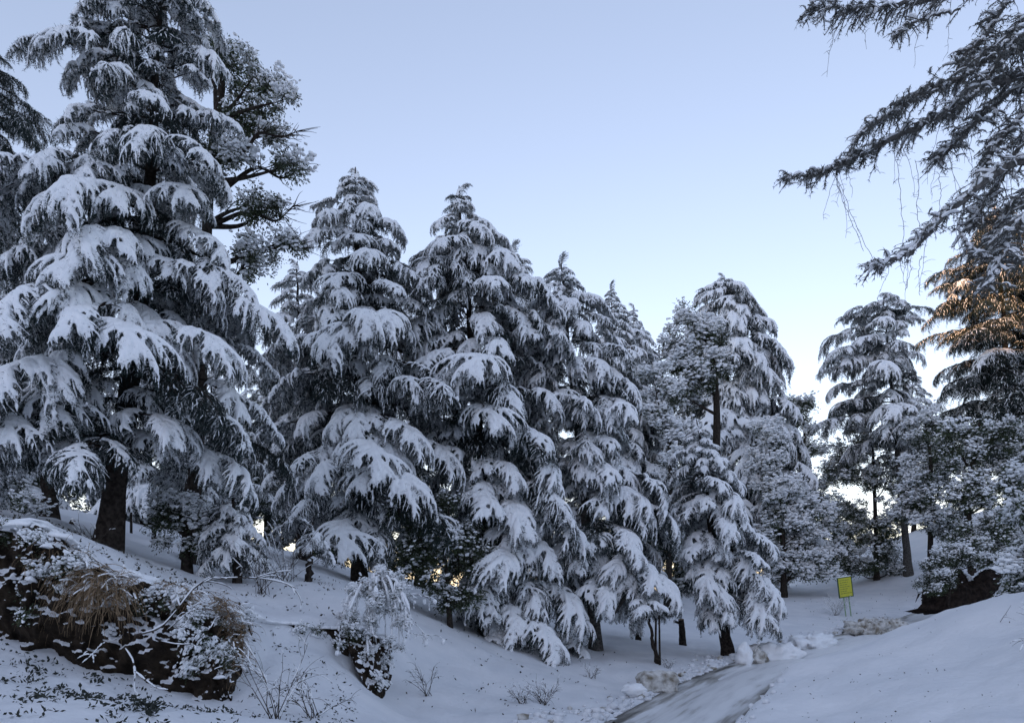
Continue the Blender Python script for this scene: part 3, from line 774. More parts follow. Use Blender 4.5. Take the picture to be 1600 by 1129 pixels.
# thicket at the back of the wood
for n_, (px_, d_, x0, x1, y0, y1, sd_, lb) in enumerate([
        (60, 34, -10, 130, 690, 860, 231, 'dark thicket tree behind the bank at far left'),
        (190, 32, 120, 260, 700, 850, 232, 'dark thicket tree seen behind the leaning trunk'),
        (330, 36, 260, 400, 700, 860, 233, 'dark thicket tree behind the speckled shrub'),
        (470, 34, 400, 540, 740, 880, 234, 'dark thicket tree behind the young low cedar'),
        (600, 38, 540, 680, 730, 900, 235, 'dark thicket tree behind the drooping bush'),
        (770, 40, 690, 840, 760, 940, 236, 'dark thicket tree hidden behind the central cedar'),
        (900, 44, 830, 960, 780, 940, 237, 'dark thicket tree behind the knobbly-topped cedar'),
        (1010, 44, 950, 1060, 800, 940, 238, 'dark thicket tree left of and behind the cut stump'),
        (1095, 46, 1050, 1150, 800, 930, 239, 'dark thicket tree behind the plump roadside cedar'),
        (1300, 60, 1220, 1360, 780, 905, 240, 'dark thicket tree far behind the yellow sign')]):
    rg = np.random.default_rng(sd_)
    el_ = [(rg.uniform(x0 + 20, x1 - 20), y1 - 6 - (y1 - y0 - 20) * rg.random() ** 1.4, rg.uniform(28, 46), rg.uniform(26, 42)) for _ in range(12)]
    broadleaf('thicket_tree', lb, px_, d_, [(px_, (y0 + y1) / 2 + 20), (px_ + 4, y0 + 20)], el_, (.05, .30, .65), sd_, .12, .72, .9, group='dark thicket at the back of the wood')

# ------------------------------------------------------------------ old cedar overhanging from the right
def dressed_limb(tree, base, pts, r0, r1, seed, twigs=60, tl=(.15, .5), snow=.5, hang=0, shag=1.0, name='limb'):
    rg = np.random.default_rng(seed)
    p = smooth_path(pts, 40); p[1:-1] += rg.normal(size=p[1:-1].shape) * .012
    mb, sn = MB(), MB(); npos, ntan = [], []
    tube(mb, p - base, np.linspace(r0, r1, 40), 7, 0)
    def snowon(q, wd, h):
        k = len(q); pr = np.sin(np.linspace(.15, .95, k) * math.pi) ** .5
        strip(sn, q - base, wd * pr * rg.uniform(.7, 1.25, k), h * pr * rg.uniform(.7, 1.3, k))
    # snow patches along the limb
    s0 = 0.0
    while s0 < .95:
        s1 = s0 + rg.uniform(.04, .14)
        if rg.random() < snow:
            q, _ = along(p, np.linspace(s0, min(1, s1), 7)); rr = np.interp((s0 + s1) / 2, [0, 1], [r0, r1])
            q = q + np.array([0, 0, rr * .75]); snowon(q, max(.03, rr * 1.1), max(.03, rr * .9))
        s0 = s1 + .01
    for i in range(int(twigs * 1.5)):
        s = rg.uniform(.05, 1) ** .8
        q, tn = along(p, [s]); q, tn = q[0], tn[0]
        yw = math.atan2(tn[1], tn[0]) + rg.choice([-1, 1]) * rg.uniform(.4, 1.5)
        l = rg.uniform(*tl) * (1.1 - .5 * s)
        e0 = rg.uniform(-.7, .5)
        c = curve(q, yw, e0, e0 - rg.uniform(.3, 1.3), l, 7, .5, rg)
        tube(mb, c, np.linspace(.011, .003, 7), 4, 0) if False else tube(mb, c - base, np.linspace(.010, .003, 7), 4, 0)
        k = int(l / .03 * shag)
        if k > 1:
            a, t_ = along(c, np.linspace(.15, 1, k)); npos.append(a); ntan.append(t_)
        if rg.random() < snow * .9:
            a, _ = along(c, np.linspace(.1, rg.uniform(.4, .9), 5)); snowon(a + np.array([0, 0, .012]), rg.uniform(.02, .045), rg.uniform(.02, .04))
        for j in range(rg.integers(1, 4)):
            a, t_ = along(c, [rg.uniform(.3, 1)]); a, t_ = a[0], t_[0]
            y2 = math.atan2(t_[1], t_[0]) + rg.normal() * .9
            c2 = curve(a, y2, rg.uniform(-1.1, .4), rg.uniform(-1.5, .0), l * rg.uniform(.25, .6), 5, .4, rg)
            tube(mb, c2 - base, np.linspace(.006, .002, 5), 3, 0, cap=False)
            if rg.random() < snow * .6: snowon(c2 + np.array([0, 0, .006]), .012, .012)
            k = int(l * .4 / .03 * shag)
            if k > 1:
                a, t_ = along(c2, np.linspace(.1, 1, k)); npos.append(a); ntan.append(t_)
    k = int(np.linalg.norm(np.diff(p, axis=0), axis=1).sum() / .02 * shag)
    if k > 2:
        a, t_ = along(p, rg.uniform(.1, 1, k)); npos.append(a - np.array([0, 0, 1]) * rg.uniform(0, .04, (k, 1))); ntan.append(t_)
    if npos:
        blades(mb, np.concatenate(npos) - base, np.concatenate(ntan), rg, 1, (.03, .06), .010, 4, .4, .45)
    for i in range(hang):
        a, _ = along(p, [rg.uniform(.3, .95)])
        l = rg.uniform(.25, 1.0)
        c = curve(a[0], rg.uniform(0, 6.28), -1.2, -1.55, l, 10, .8, rg)
        c[:, :2] += np.cumsum(rg.normal(size=(10, 2)) * .012, 0)
        tube(mb, c - base, np.linspace(.004, .002, 10), 3, 0, cap=False)
        for j in range(int(l * 8)):
            b_, _ = along(c, [rg.uniform(.1, 1)])
            c2 = curve(b_[0], rg.uniform(0, 6.28), rg.uniform(-.5, .6), -.9, rg.uniform(.04, .14), 4, .4, rg)
            tube(mb, c2 - base, np.linspace(.003, .0015, 4), 3, 0, cap=False)
    lo = put(name, mb.mesh('limb', ['hazed_bark', 'hazed_moss'], False), tree)
    if sn.v: put('snow', sn.mesh('limb_snow', 'snow'), lo)
    return lo

D14 = 9.3
bs = drop(1760, D14)
oc = empty('old_cedar', bs, 'old mossy cedar reaching shaggy limbs in from the top right corner', 'tree')
mb = MB(); tp = smooth_path([bs - [0, 0, .4], P(1755, 700, D14), P(1750, 300, D14), P(1745, -150, D14), P(1742, -400, D14)], 30)
tube(mb, tp - bs, np.linspace(.34, .16, 30), 14, 0); put('trunk', mb.mesh('trunk', 'bark'), oc)
def LP(rows): return [P(x, y, D14 + dd) for x, y, dd in rows]
dressed_limb(oc, bs, LP([(1748, 60, 0), (1640, 75, 0), (1600, 72, 0), (1540, 90, 0), (1505, 120, -.2), (1462, 136, -.2), (1420, 158, -.3), (1384, 184, -.3), (1345, 210, -.3)]), .065, .010, 301, 130, (.15, .42), .45, 6)
dressed_limb(oc, bs, LP([(1750, 120, 0), (1640, 118, 0), (1600, 117, 0), (1540, 131, 0), (1494, 166, .1), (1448, 191, .1), (1398, 216, .1), (1352, 238, .1), (1317, 255, .1), (1288, 268, .1), (1228, 278, .1)]), .070, .008, 302, 150, (.12, .36), .5, 16, 1.2)
dressed_limb(oc, bs, LP([(1750, 170, .3), (1640, 140, .3), (1600, 174, .2), (1574, 208, .1), (1552, 232, 0), (1540, 264, 0)]), .045, .010, 303, 60, (.15, .4), .4, 8)
dressed_limb(oc, bs, LP([(1752, 270, -.2), (1640, 246, -.2), (1600, 251, -.2), (1568, 262, -.2), (1519, 301, -.3), (1483, 329, -.3), (1455, 358, -.4), (1427, 390, -.4), (1390, 408, -.4), (1366, 417, -.4)]), .065, .018, 304, 85, (.12, .42), .95, 14, .6)
dressed_limb(oc, bs, LP([(1748, -60, .4), (1640, -40, .4), (1590, -20, .4), (1562, 18, .3), (1548, 42, .2), (1532, 66, .1), (1512, 84, .1), (1492, 118, 0)]), .05, .012, 305, 55, (.15, .4), .4, 5)
dressed_limb(oc, bs, LP([(1748, -90, .2), (1600, -30, .2), (1480, -6, .1), (1400, 8, .1), (1330, 14, .1), (1262, 8, .1)]), .045, .008, 306, 95, (.15, .45), .5, 4, .7)
dressed_limb(oc, bs, LP([(1500, 14, .1), (1440, 30, 0), (1410, 44, 0), (1395, 62, 0)]), .014, .005, 307, 24, (.1, .3), .4, 0, .6)
dressed_limb(oc, bs, LP([(1752, 330, .2), (1650, 300, .2), (1600, 318, .2), (1575, 330, .1), (1560, 372, .1), (1545, 400, 0)]), .04, .010, 308, 60, (.15, .45), .7, 10)
dressed_limb(oc, bs, LP([(1752, 400, -.3), (1660, 398, -.3), (1600, 408, -.3), (1550, 405, -.3), (1518, 388, -.3), (1500, 362, -.2)]), .03, .008, 309, 26, (.1, .3), .9, 8, .4)
dressed_limb(oc, bs, LP([(1640, 100, .3), (1570, 150, .3), (1530, 185, .2), (1490, 225, .2), (1462, 250, .2)]), .03, .008, 311, 70, (.15, .4), .5, 8)
dressed_limb(oc, bs, LP([(1640, 30, -.3), (1590, 60, -.3), (1556, 104, -.3), (1520, 150, -.3), (1478, 178, -.3)]), .03, .008, 312, 70, (.15, .4), .5, 6)
dressed_limb(oc, bs, LP([(1650, 200, .4), (1600, 222, .4), (1560, 290, .4), (1530, 330, .3), (1515, 360, .3)]), .03, .008, 313, 60, (.15, .45), .6, 10)
dressed_limb(oc, bs, LP([(1660, 300, -.4), (1620, 320, -.4), (1585, 360, -.4), (1560, 420, -.4), (1540, 450, -.4)]), .03, .008, 314, 50, (.15, .45), .7, 8)
dressed_limb(oc, bs, LP([(1620, 20, 0), (1595, 40, 0), (1570, 60, 0), (1572, 76, 0)]), .02, .008, 310, 25, (.1, .3), .4, 3)
mb = MB(); rg = np.random.default_rng(9)
for rows in ([(1398, 240), (1405, 275), (1408, 310), (1411, 350), (1412, 384)], [(1311, 282), (1322, 312), (1336, 346), (1352, 382), (1366, 414)], [(1308, 284), (1318, 318), (1333, 350), (1350, 392)], [(1430, 250), (1436, 290), (1432, 325), (1437, 352)], [(1466, 270), (1470, 300), (1466, 335)], [(1424, 400), (1422, 425), (1416, 452)], [(1438, 400), (1436, 430), (1437, 462)]):
    p = smooth_path([P(x, y, D14 + .05) for x, y in rows], 18); p[:, :2] += rg.normal(size=(18, 2)) * .006
    tube(mb, p - bs, .0032, 4, 0, cap=False)
    for j in range(8):
        a, _ = along(p, [rg.random()]); c = curve(a[0], rg.uniform(0, 6.28), rg.uniform(-.6, .6), -.5, rg.uniform(.04, .12), 4, .4, rg)
        tube(mb, c - bs, np.linspace(.003, .0015, 4), 3, 0, cap=False)
put('hanging_strands', mb.mesh('hanging_strands', 'twig'), oc)

# ------------------------------------------------------------------ earth banks
def bank(name, label, base_rows, top_rows, rows, seed, amp, bulge, matn, lip=.1, n=90, cap=0, ledges=0, sprigs=0):
    """bare cut face between a foot line and a top line (px, py, distance)"""
    A = smooth_path([P(*q) for q in base_rows], n); B = smooth_path([P(*q) for q in top_rows], n)
    A[:, 2] -= .15
    t = np.linspace(0, 1, rows)
    v = A[:, None] * (1 - t)[None, :, None] + B[:, None] * t[None, :, None]
    out = np.array([0, -1.0, 0])
    v = v + out * (bulge * np.sin(t * math.pi * .85 + .3) ** 2)[None, :, None] + out * (lip * sstep(.7, 1, t))[None, :, None]
    fl = v.reshape(-1, 3)
    for i in range(len(fl)):
        q = Vector(fl[i]) * 1.0
        k = mnoise.fractal(q * 1.9 + Vector((seed, 0, 0)), .8, 2.0, 6) * amp + mnoise.noise(q * 9.0) * amp * .3
        fl[i] += np.array([k * .3, -k, k * .35])
    # close it behind so that it has a body
    back = v[:, -1:] + np.array([0, .30, -.06]); back2 = v[:, -1:] + np.array([0, .55, -.5]); foot = v[:, :1] + np.array([0, 1.2, -.2])
    allv = np.concatenate([foot, fl.reshape(v.shape), back, back2], 1); k = allv.shape[1]
    i = np.arange(n - 1)[:, None] * k; j = np.arange(k - 1)[None]
    f = np.stack([i + j, i + k + j, i + k + j + 1, i + j + 1], -1).reshape(-1, 4)
    mb = MB(); mb.add(allv.reshape(-1, 3), f)
    o = put(name, mb.mesh(name, matn)); tag(o, label, 'earth bank')
    V = fl.reshape(v.shape); rg = np.random.default_rng(int(seed * 10))
    if cap:
        # snow lying on the brow, broken and drooping over the edge
        mb = MB(); q = V[:, -1] + np.array([0, cap * .8, .0]); q = smooth_path(q[::max(1, n // 30)], n)
        wv = np.array([mnoise.fractal(Vector(p_) * 2.2, 1, 2, 3) for p_ in q])
        strip(mb, q - np.array([0, 0, .02]), cap * np.clip(1.15 + 1.9 * wv + rg.normal(size=n) * .12, .15, 2.2), cap * np.clip(.45 + .9 * wv + rg.normal(size=n) * .06, .08, 1.1))
        put('snow_cap', mb.mesh('snow_cap', 'snow'), o)
        # ledges of snow on the face
        for i in range(ledges):
            a = rg.integers(4, n - 14); b_ = rg.integers(int(rows * .25), rows - 4); k = rg.integers(5, 12)
            q = V[a:a + k, b_] + np.array([0, -.03, .02]); pr = np.sin(np.linspace(.1, .95, k) * math.pi) ** .6
            mb = MB(); strip(mb, q, pr * rg.uniform(.05, .13), pr * rg.uniform(.03, .07) * rg.uniform(.6, 1.3, k)); put('snow_ledge', mb.mesh('snow_ledge', 'snow'), o)
        for i in range(sprigs):
            a = rg.integers(2, n - 2); b_ = int(rows * (1 - rg.random() ** 1.6 * .7)) - 1
            put('leafy_sprig', CLUMP[rg.choice(['h', 'm', 'l'], p=[.45, .35, .2])][rg.integers(4)], o, V[a, b_] + np.array([0, -.02, .0]), (rg.normal() * .4 + .5, rg.normal() * .4, rg.uniform(0, 6.28)), rg.uniform(.22, .42))
    return V
face = bank('earth_bank', 'dark bare earth cut below the leaning cedar, hung with dead grass',
     [(-250, 985, 9.3), (0, 1003, 9.2), (70, 1020, 9.2), (130, 1045, 9.2), (250, 1080, 9.2), (340, 1094, 9.4), (372, 1080, 9.9), (392, 1010, 10.8)],
     [(-250, 806, 9.5), (0, 818, 9.5), (60, 826, 9.5), (110, 848, 9.5), (170, 884, 9.55), (240, 918, 9.65), (310, 942, 9.75), (365, 962, 10.2), (395, 972, 10.9)], 72, 3.0, .30, .14, 'earth', .08, 240, .15, 12, 40)
bank('earth_bank', 'low dark crumbling step in the snow right of the big earth cut',
     [(392, 985, 11.0), (440, 985, 11.6), (490, 990, 12.0), (545, 1010, 12.2)], [(392, 968, 11.0), (440, 972, 11.65), (490, 978, 12.05), (545, 978, 12.3)], 12, 8.0, .07, .02, 'earth', .02, 90, .07, 3, 6)
bank('earth_bank', 'black eroded hollow under the drooping snowy bush',
     [(545, 1000, 12.1), (566, 1050, 12.0), (588, 1082, 12.1), (602, 1078, 12.5), (608, 1040, 13.2)], [(545, 978, 12.25), (562, 984, 12.3), (582, 992, 12.5), (598, 996, 12.9), (608, 1000, 13.6)], 40, 12.0, .16, .05, 'earth', .06, 100, .08, 4, 8)
bank('earth_bank', 'dark bare earth cutting under the dark shrub at right',
     [(1432, 945, 32), (1460, 948, 31.5), (1500, 946, 31.5), (1540, 934, 31.8), (1562, 915, 32.5)], [(1440, 925, 32.4), (1465, 890, 32.4), (1495, 888, 32.4), (1515, 905, 32.4), (1535, 890, 32.4), (1565, 880, 33)], 40, 20.0, .16, .2, 'red_earth', .05, 120, .16, 0, 0)

# dead grass hanging over the bank
def grass_tuft(label, rows, n, seed, lmin, lmax, spread=.22, fluff=0.0, group='dead grass on the bank'):
    rg = np.random.default_rng(seed); mb = MB()
    line = smooth_path([P(*q) for q in rows], 20); b0 = line[10].copy()
    for i in range(n):
        a, _ = along(line, [rg.random()]); a = a[0] + rg.normal(size=3) * [spread * .5, .04, spread * .5]
        yw = -math.pi / 2 + rg.normal() * (.85 + fluff)
        e0 = rg.uniform(.1, .9) if fluff == 0 else rg.uniform(-.6, 1.2)
        l = rg.uniform(lmin, lmax)
        c = curve(a, yw, e0, -1.5 + fluff * rg.uniform(0, 1.4), l, 8, .9, rg, rg.uniform(.3, .9))
        t = tangents(c); s_ = nrm(np.cross(t, nrm(rg.normal(size=3))[None])) * (np.linspace(1, .25, 8) * rg.uniform(.003, .006))[:, None]
        v = np.stack([c - s_, c + s_], 1).reshape(-1, 3) - b0
        k = np.arange(7)[:, None] * 2
        mb.add(v, (k + [0, 1, 3, 2]), None, 0)
        if rg.random() < .10:
            q, _ = along(c, np.linspace(.1, .5, 5)); strip(mb, q - b0, np.full(5, .012), np.full(5, .012), 1)
    o = put('dry_grass_tuft', mb.mesh('dry_grass_tuft', ['dry_grass', 'snow'], False), None, b0)
    tag(o, label, 'grass', group)
grass_tuft('long tan grass hanging thickest down the middle of the earth cut', [(135, 908, 9.25), (160, 915, 9.2), (192, 925, 9.25)], 420, 401, .35, .85)
grass_tuft('tan grass fringe on the snowy ledge at the left of the earth cut', [(72, 885, 9.35), (100, 880, 9.35), (130, 890, 9.35)], 240, 402, .15, .45)
grass_tuft('upright tan grass along the brow of the earth cut', [(262, 915, 9.6), (285, 925, 9.6), (305, 935, 9.6)], 220, 403, .15, .45, .10, .5)
grass_tuft('brown bristling grass clump at the right end of the earth cut', [(335, 935, 9.7), (362, 960, 9.8), (372, 1000, 9.9), (368, 1030, 9.8)], 420, 404, .15, .42, .12, .8)
grass_tuft('lower brown grass streak near the foot of the earth cut', [(318, 1020, 9.5), (340, 1040, 9.6), (350, 1060, 9.6)], 130, 405, .15, .35, .1, .4)
grass_tuft('thin tan grass wisps between the ledge and the hanging grass', [(88, 940, 9.3), (100, 950, 9.3)], 26, 406, .2, .5)

# ------------------------------------------------------------------ snow lumps on the bank face and snowy ledges
def lump(name, label, c, r, seed, matn='snow', cat='snow heap', group=None, amp=.28, fr=2.4, n=(22, 34), box=0.0, yaw=0.0):
    """a heap of snow with a broken surface"""
    mb = MB(); a, b = n
    th = np.linspace(0, math.pi, a)[:, None]; ph = (np.arange(b) / b * 2 * math.pi)[None]
    v = np.stack([np.sin(th) * np.cos(ph), np.sin(th) * np.sin(ph), np.cos(th) * np.ones_like(ph)], -1).reshape(-1, 3)
    if box: v = np.sign(v) * np.abs(v) ** (1 - box)
    for i in range(len(v)):
        q = Vector(v[i] * np.array(r) / max(r)) * fr + Vector((seed, seed * .3, 0))
        k = mnoise.fractal(q, 1.0, 2.0, 5)
        kk = mnoise.noise(q * 3.1)
        v[i] *= 1 + amp * k + amp * .35 * abs(kk)
    v = v * np.array(r)
    mb.add(v, grid_faces(a, b)[:, ::-1])
    o = put(name, mb.mesh(name, matn), None, c, (0, 0, yaw)); tag(o, label, cat, group)
    return o

# ploughed snow beside the road
def at(px, py, d, up=.12):
    q = drop(px, d); q[2] += up; return q
lump('snow_heap', 'upright white snow lump at the start of the ploughed ridge', at(1163, 1042, 20.9, .2), (.22, .22, .36), 2.0)
lump('snow_heap', 'larger ploughed snow pile right of the upright lump', at(1208, 1036, 22.0, .15), (.85, .45, .34), 5.0, amp=.4, fr=4)
lump('snow_heap', 'small greyish snow chunk wedged in the ploughed ridge', at(1183, 1045, 21.2, .14), (.30, .2, .26), 6.5, 'dirty_snow', amp=.4)
lump('snow_heap', 'low ploughed ridge of snow running towards the dirty heap', at(1268, 1018, 25.0), (1.3, .5, .30), 8.0, amp=.5, fr=5, yaw=.7)
lump('snow_heap', 'muddy brown snow heap below the yellow sign', at(1356, 992, 28.9, .10), (.80, .6, .46), 11.0, 'dirty_snow', amp=.45, fr=4, n=(34, 50))
lump('snow_heap', 'paler end of the muddy snow heap, right side', at(1392, 988, 29.6, .10), (.70, .5, .38), 14.0, 'dirty_snow', amp=.45, fr=4, n=(34, 50))
lump('snow_block', 'square-edged block of dirty packed snow at the near road edge', at(1027, 1085, 16.3, .18), (.45, .30, .25), 17.0, 'dirty_snow', amp=.16, fr=2.4, box=.45, n=(40, 56), yaw=.15)
lump('snow_block', 'small white snow lump left of the dirty block', at(992, 1094, 15.8), (.26, .22, .14), 19.0, amp=.25)
rg = np.random.default_rng(77)
mb = MB()
for i in range(1500):
    k = rg.uniform(.26, .80); q, t_ = along(ROADS, [k]); q, t_ = q[0], nrm(t_[0] * [1, 1, 0])
    sdv = np.array([-t_[1], t_[0], 0]); side = 1 if rg.random() < .72 else -1
    o_ = q + sdv * side * (1.12 + abs(rg.normal()) * .42)
    r = rg.uniform(.02, .09) * rg.uniform(.5, 1.4)
    blob(mb, (o_[0], o_[1], gz(o_[0], o_[1]) + r * .3), (r, r, r * .75), rg, 0 if rg.random() < .9 else 1, .35)
o = put('snow_crumbs', mb.mesh('snow_crumbs', ['ground_snow', 'dirty_snow'])); tag(o, 'loose crumbs of ploughed snow strewn along the road edges', 'snow crumbs', kind='stuff')

# ------------------------------------------------------------------ yellow notice sign
sb = P(1326, 962, 35.5); sb[2] = gz(sb[0], sb[1])
sg = empty('notice_sign', sb, 'yellow notice board on two green posts standing in the snow by the road', 'sign')
sg.rotation_euler = (0, R(-7.5), R(12))
W_, H_ = .70, .92; zc = 1.45
def boxm(mb, c, s_, m=0):
    c = np.array(c); h = np.array(s_) / 2
    v = np.array([[x, y, z] for x in (-1, 1) for y in (-1, 1) for z in (-1, 1)]) * h + c
    mb.add(v, [[0, 1, 3, 2], [4, 6, 7, 5], [0, 4, 5, 1], [2, 3, 7, 6], [0, 2, 6, 4], [1, 5, 7, 3]], None, m)
mb = MB(); boxm(mb, (0, 0, zc), (W_, .03, H_)); put('board', mb.mesh('board', 'sign_yellow', False), sg)
mb = MB()
for c, s_ in (((0, 0, zc + H_ / 2 + .015), (W_ + .08, .05, .04)), ((0, 0, zc - H_ / 2 - .015), (W_ + .08, .05, .04)), ((-W_ / 2 - .02, 0, zc), (.04, .05, H_)), ((W_ / 2 + .02, 0, zc), (.04, .05, H_))): boxm(mb, c, s_)
put('frame', mb.mesh('frame', 'sign_green', False), sg)
mb = MB(); rg = np.random.default_rng(4)
for i in range(7):
    x = -.28
    while x < .22 - (i % 3) * .08:
        l = rg.uniform(.05, .13); boxm(mb, (x + l / 2, -.018, zc + .34 - i * .105), (l, .006, .030)); x += l + .03
put('lettering', mb.mesh('lettering', 'sign_ink', False), sg)
for x in (-.12, .16):
    mb = MB(); tube(mb, [(x, .035, -.4), (x, .035, .5), (x, .035, zc + .3)], .028, 8); put('post', mb.mesh('post', 'sign_post'), sg)
mb = MB(); strip(mb, np.array([(x, 0, zc + H_ / 2 + .035) for x in np.linspace(-.38, .38, 9)]), np.full(9, .03), np.array([.01, .03, .04, .03, .045, .05, .03, .03, .01])); put('snow_cap', mb.mesh('snow_cap', 'snow'), sg)

# ------------------------------------------------------------------ stumps, poles
def stump(label, px, d, topy, r, seed, bend=0.0, stub=True, cat='stump', name='tree_stump', bark='bark'):
    b = drop(px, d); h = (HY - topy) / F * d - b[2]
    rg = np.random.default_rng(seed)
    t = empty(name, b, label, cat)
    p = np.array([[0, 0, -.2], [bend * .3, 0, h * .35], [bend * .6, 0, h * .7], [bend, 0, h]])
    p = smooth_path(p, 14); mb = MB()
    rr = np.linspace(r * 1.15, r * .85, 14); rr[:3] *= [1.35, 1.2, 1.08]
    tube(mb, p, rr * rg.uniform(.93, 1.07, 14), 12, 0, cap=False)
    put('trunk', mb.mesh('trunk', bark), t)
    mb = MB(); blob(mb, p[-1] + [0, 0, .01], (r * .95, r * .95, .05), rg, 0, .12); put('snow_cap' if not stub else 'cut_top', mb.mesh('cap', 'snow' if not stub else 'cut_wood'), t)
    if stub:
        mb = MB(); q = p[-3]; tube(mb, curve(q, math.pi + .2, .2, .5, r * 2.6, 5), np.linspace(r * .5, r * .3, 5), 8); put('branch_stub', mb.mesh('branch_stub', bark), t)
    return t
stump('dark cut stump with a short side stub standing alone on the snow slope', 1067, 25, 968, .11, 1, -.06)
stump('thin dark pole-like stem, left one of the close pair on the slope', 1024, 20.6, 962, .032, 2, .02, False, 'stem', 'thin_stem')
stump('thin dark pole-like stem, right one of the close pair on the slope', 1031, 20.3, 960, .028, 3, -.02, False, 'stem', 'thin_stem')
stump('squat snow-capped stub in the shadow under the central cedar', 882, 22, 985, .16, 4, .0, False)
stump('slim leaning dark trunk between the leaning cedar and the shrub stump', 240, 18.5, 790, .05, 5, .05, False, 'stem', 'thin_stem')
stump('slimmest upright stem left of the shrub stump', 205, 19, 800, .03, 6, .0, False, 'stem', 'thin_stem')
stump('short leaning post-like stem just left of the leaning cedar base', 110, 15.5, 812, .055, 7, .06, False, 'stem', 'thin_stem')
stump('short stump poking from the snow under the young low cedar', 482, 15.1, 876, .05, 8, .02, False)

# ------------------------------------------------------------------ drooping snow-laden bush and twiggy shrubs
def snowy_twigs(name, label, root, stems, seed, cat, th=.010, sw=.030, snow=.8, sub=4, subl=(.2, .5), lumps=0, group=None, matn='twig', leafy=0):
    """stems: lists of (px, py, d); side twigs droop; snow lies along them"""
    rg = np.random.default_rng(seed)
    t = empty(name, root, label, cat, group)
    for st in stems:
        p = smooth_path([P(*q) for q in st], 18) - root; mb, sn = MB(), MB()
        tube(mb, p, np.linspace(th, th * .35, 18), 5, 0)
        ps = [(p, sw)]
        for j in range(sub):
            a, tn = along(p, [rg.uniform(.3, 1)]); a, tn = a[0], tn[0]
            yw = math.atan2(tn[1], tn[0]) + rg.normal() * .8
            e0 = math.asin(np.clip(tn[2], -1, 1)) + rg.normal() * .4
            c = curve(a, yw, e0, e0 - rg.uniform(.4, 1.4), rg.uniform(*subl), 8, .4, rg)
            tube(mb, c, np.linspace(th * .5, th * .2, 8), 4, 0, cap=False); ps.append((c, sw * .75))
        for c, w_ in ps:
            s0 = rg.uniform(0, .15)
            while s0 < .95:
                s1 = min(1, s0 + rg.uniform(.2, .5))
                if rg.random() < snow:
                    k = 8; q, _ = along(c, np.linspace(s0, s1, k)); pr = np.sin(np.linspace(.12, .92, k) * math.pi) ** .5
                    strip(sn, q + [0, 0, th * .4], w_ * pr * rg.uniform(.7, 1.25, k), w_ * pr * rg.uniform(.7, 1.25, k))
                s0 = s1 + rg.uniform(.01, .08)
            if lumps and rg.random() < lumps:
                r = rg.uniform(.03, .055); blob(sn, c[-1] - [0, 0, .02], (r, r * .9, r * rg.uniform(.9, 1.7)), rg, 0, .2)
        so_ = put('stem', mb.mesh('stem', matn), t)
        for j in range(int(round(leafy / len(stems)))):
            c, _w = ps[rg.integers(len(ps))]; a, _ = along(c, [rg.uniform(.45, 1)])
            put('leaf_clump', CLUMP['h'][rg.integers(4)], t, a[0], (rg.normal() * .3, rg.normal() * .3, rg.uniform(0, 6.28)), rg.uniform(.17, .30))
        if sn.v: put('snow', sn.mesh('stem_snow', 'snow'), so_)
    return t
rg = np.random.default_rng(31); stems = []
for i in range(26):
    a = rg.uniform(-1, 1); dd = 12.3 + rg.uniform(-.45, .45)
    tx = 592 + a * 26; ex = 592 + a * 50 + rg.normal() * 6; ey = rg.uniform(930, 1020)
    stems.append([(578 + rg.normal() * 5, 1010, 12.5), (582 + a * 8, 945, 12.4), (tx, 895 + abs(a) * 16 + rg.uniform(-6, 8), (12.4 + dd) / 2), (ex, (ey + 910) / 2, dd), (ex + a * 6, ey, dd)])
rt = P(578, 1015, 12.5)
snowy_twigs('snowy_bush', 'arching bush bowed down by thick snow over the black hollow', rt, stems, 32, 'bush', .009, .028, .9, 7, (.12, .34), .10, leafy=70)
snowy_twigs('snowy_twigs', 'thin snowy twigs reaching right from the arching bush', P(620, 1000, 12.8),
            [[(610, 940, 12.6), (640, 928, 12.7), (665, 932, 12.8), (680, 945, 12.9)], [(615, 965, 12.6), (645, 972, 12.7), (664, 990, 12.7), (680, 992, 12.7)], [(612, 960, 12.5), (635, 985, 12.6), (660, 992, 12.6)]], 33, 'twigs', .007, .018, .8, 6, (.1, .3), .2)
snowy_twigs('fallen_branch', 'long curved snow-covered branch arching over the earth cut', P(212, 992, 8.9),
            [[(210, 992, 8.9), (250, 980, 8.95), (278, 950, 9.0), (302, 920, 9.1), (330, 905, 9.2), (390, 902, 9.4), (435, 908, 9.6), (462, 918, 9.7)]], 34, 'branch', .014, .017, 1.0, 9, (.2, .5), 0)
snowy_twigs('fallen_branch', 'short snowy forked branches caught on the face of the earth cut', P(255, 1003, 8.9),
            [[(248, 1000, 8.9), (280, 1006, 8.9), (305, 1002, 8.9), (325, 985, 8.95), (335, 970, 9.0)], [(260, 985, 8.95), (280, 968, 8.95), (300, 952, 9.0)], [(262, 982, 8.9), (285, 978, 8.9), (300, 960, 9.0)]], 35, 'branch', .007, .012, .9, 6, (.1, .3), 0)
snowy_twigs('fallen_branch', 'white forked twig hanging at the foot of the earth cut', P(205, 1012, 8.8),
            [[(194, 1010, 8.8), (207, 1030, 8.8), (211, 1052, 8.75), (210, 1075, 8.7), (216, 1086, 8.7)], [(211, 1048, 8.75), (228, 1062, 8.7), (245, 1074, 8.7), (262, 1077, 8.65)]], 36, 'branch', .008, .016, 1.0, 2, (.08, .15), 0)
snowy_twigs('fallen_branch', 'small snowy twig lying left of the hanging forked twig', P(130, 1035, 8.7),
            [[(118, 1030, 8.7), (135, 1022, 8.7), (150, 1024, 8.7)], [(125, 1038, 8.7), (142, 1024, 8.7), (160, 1005, 8.7)]], 37, 'branch', .006, .014, .9, 2, (.08, .15), 0)
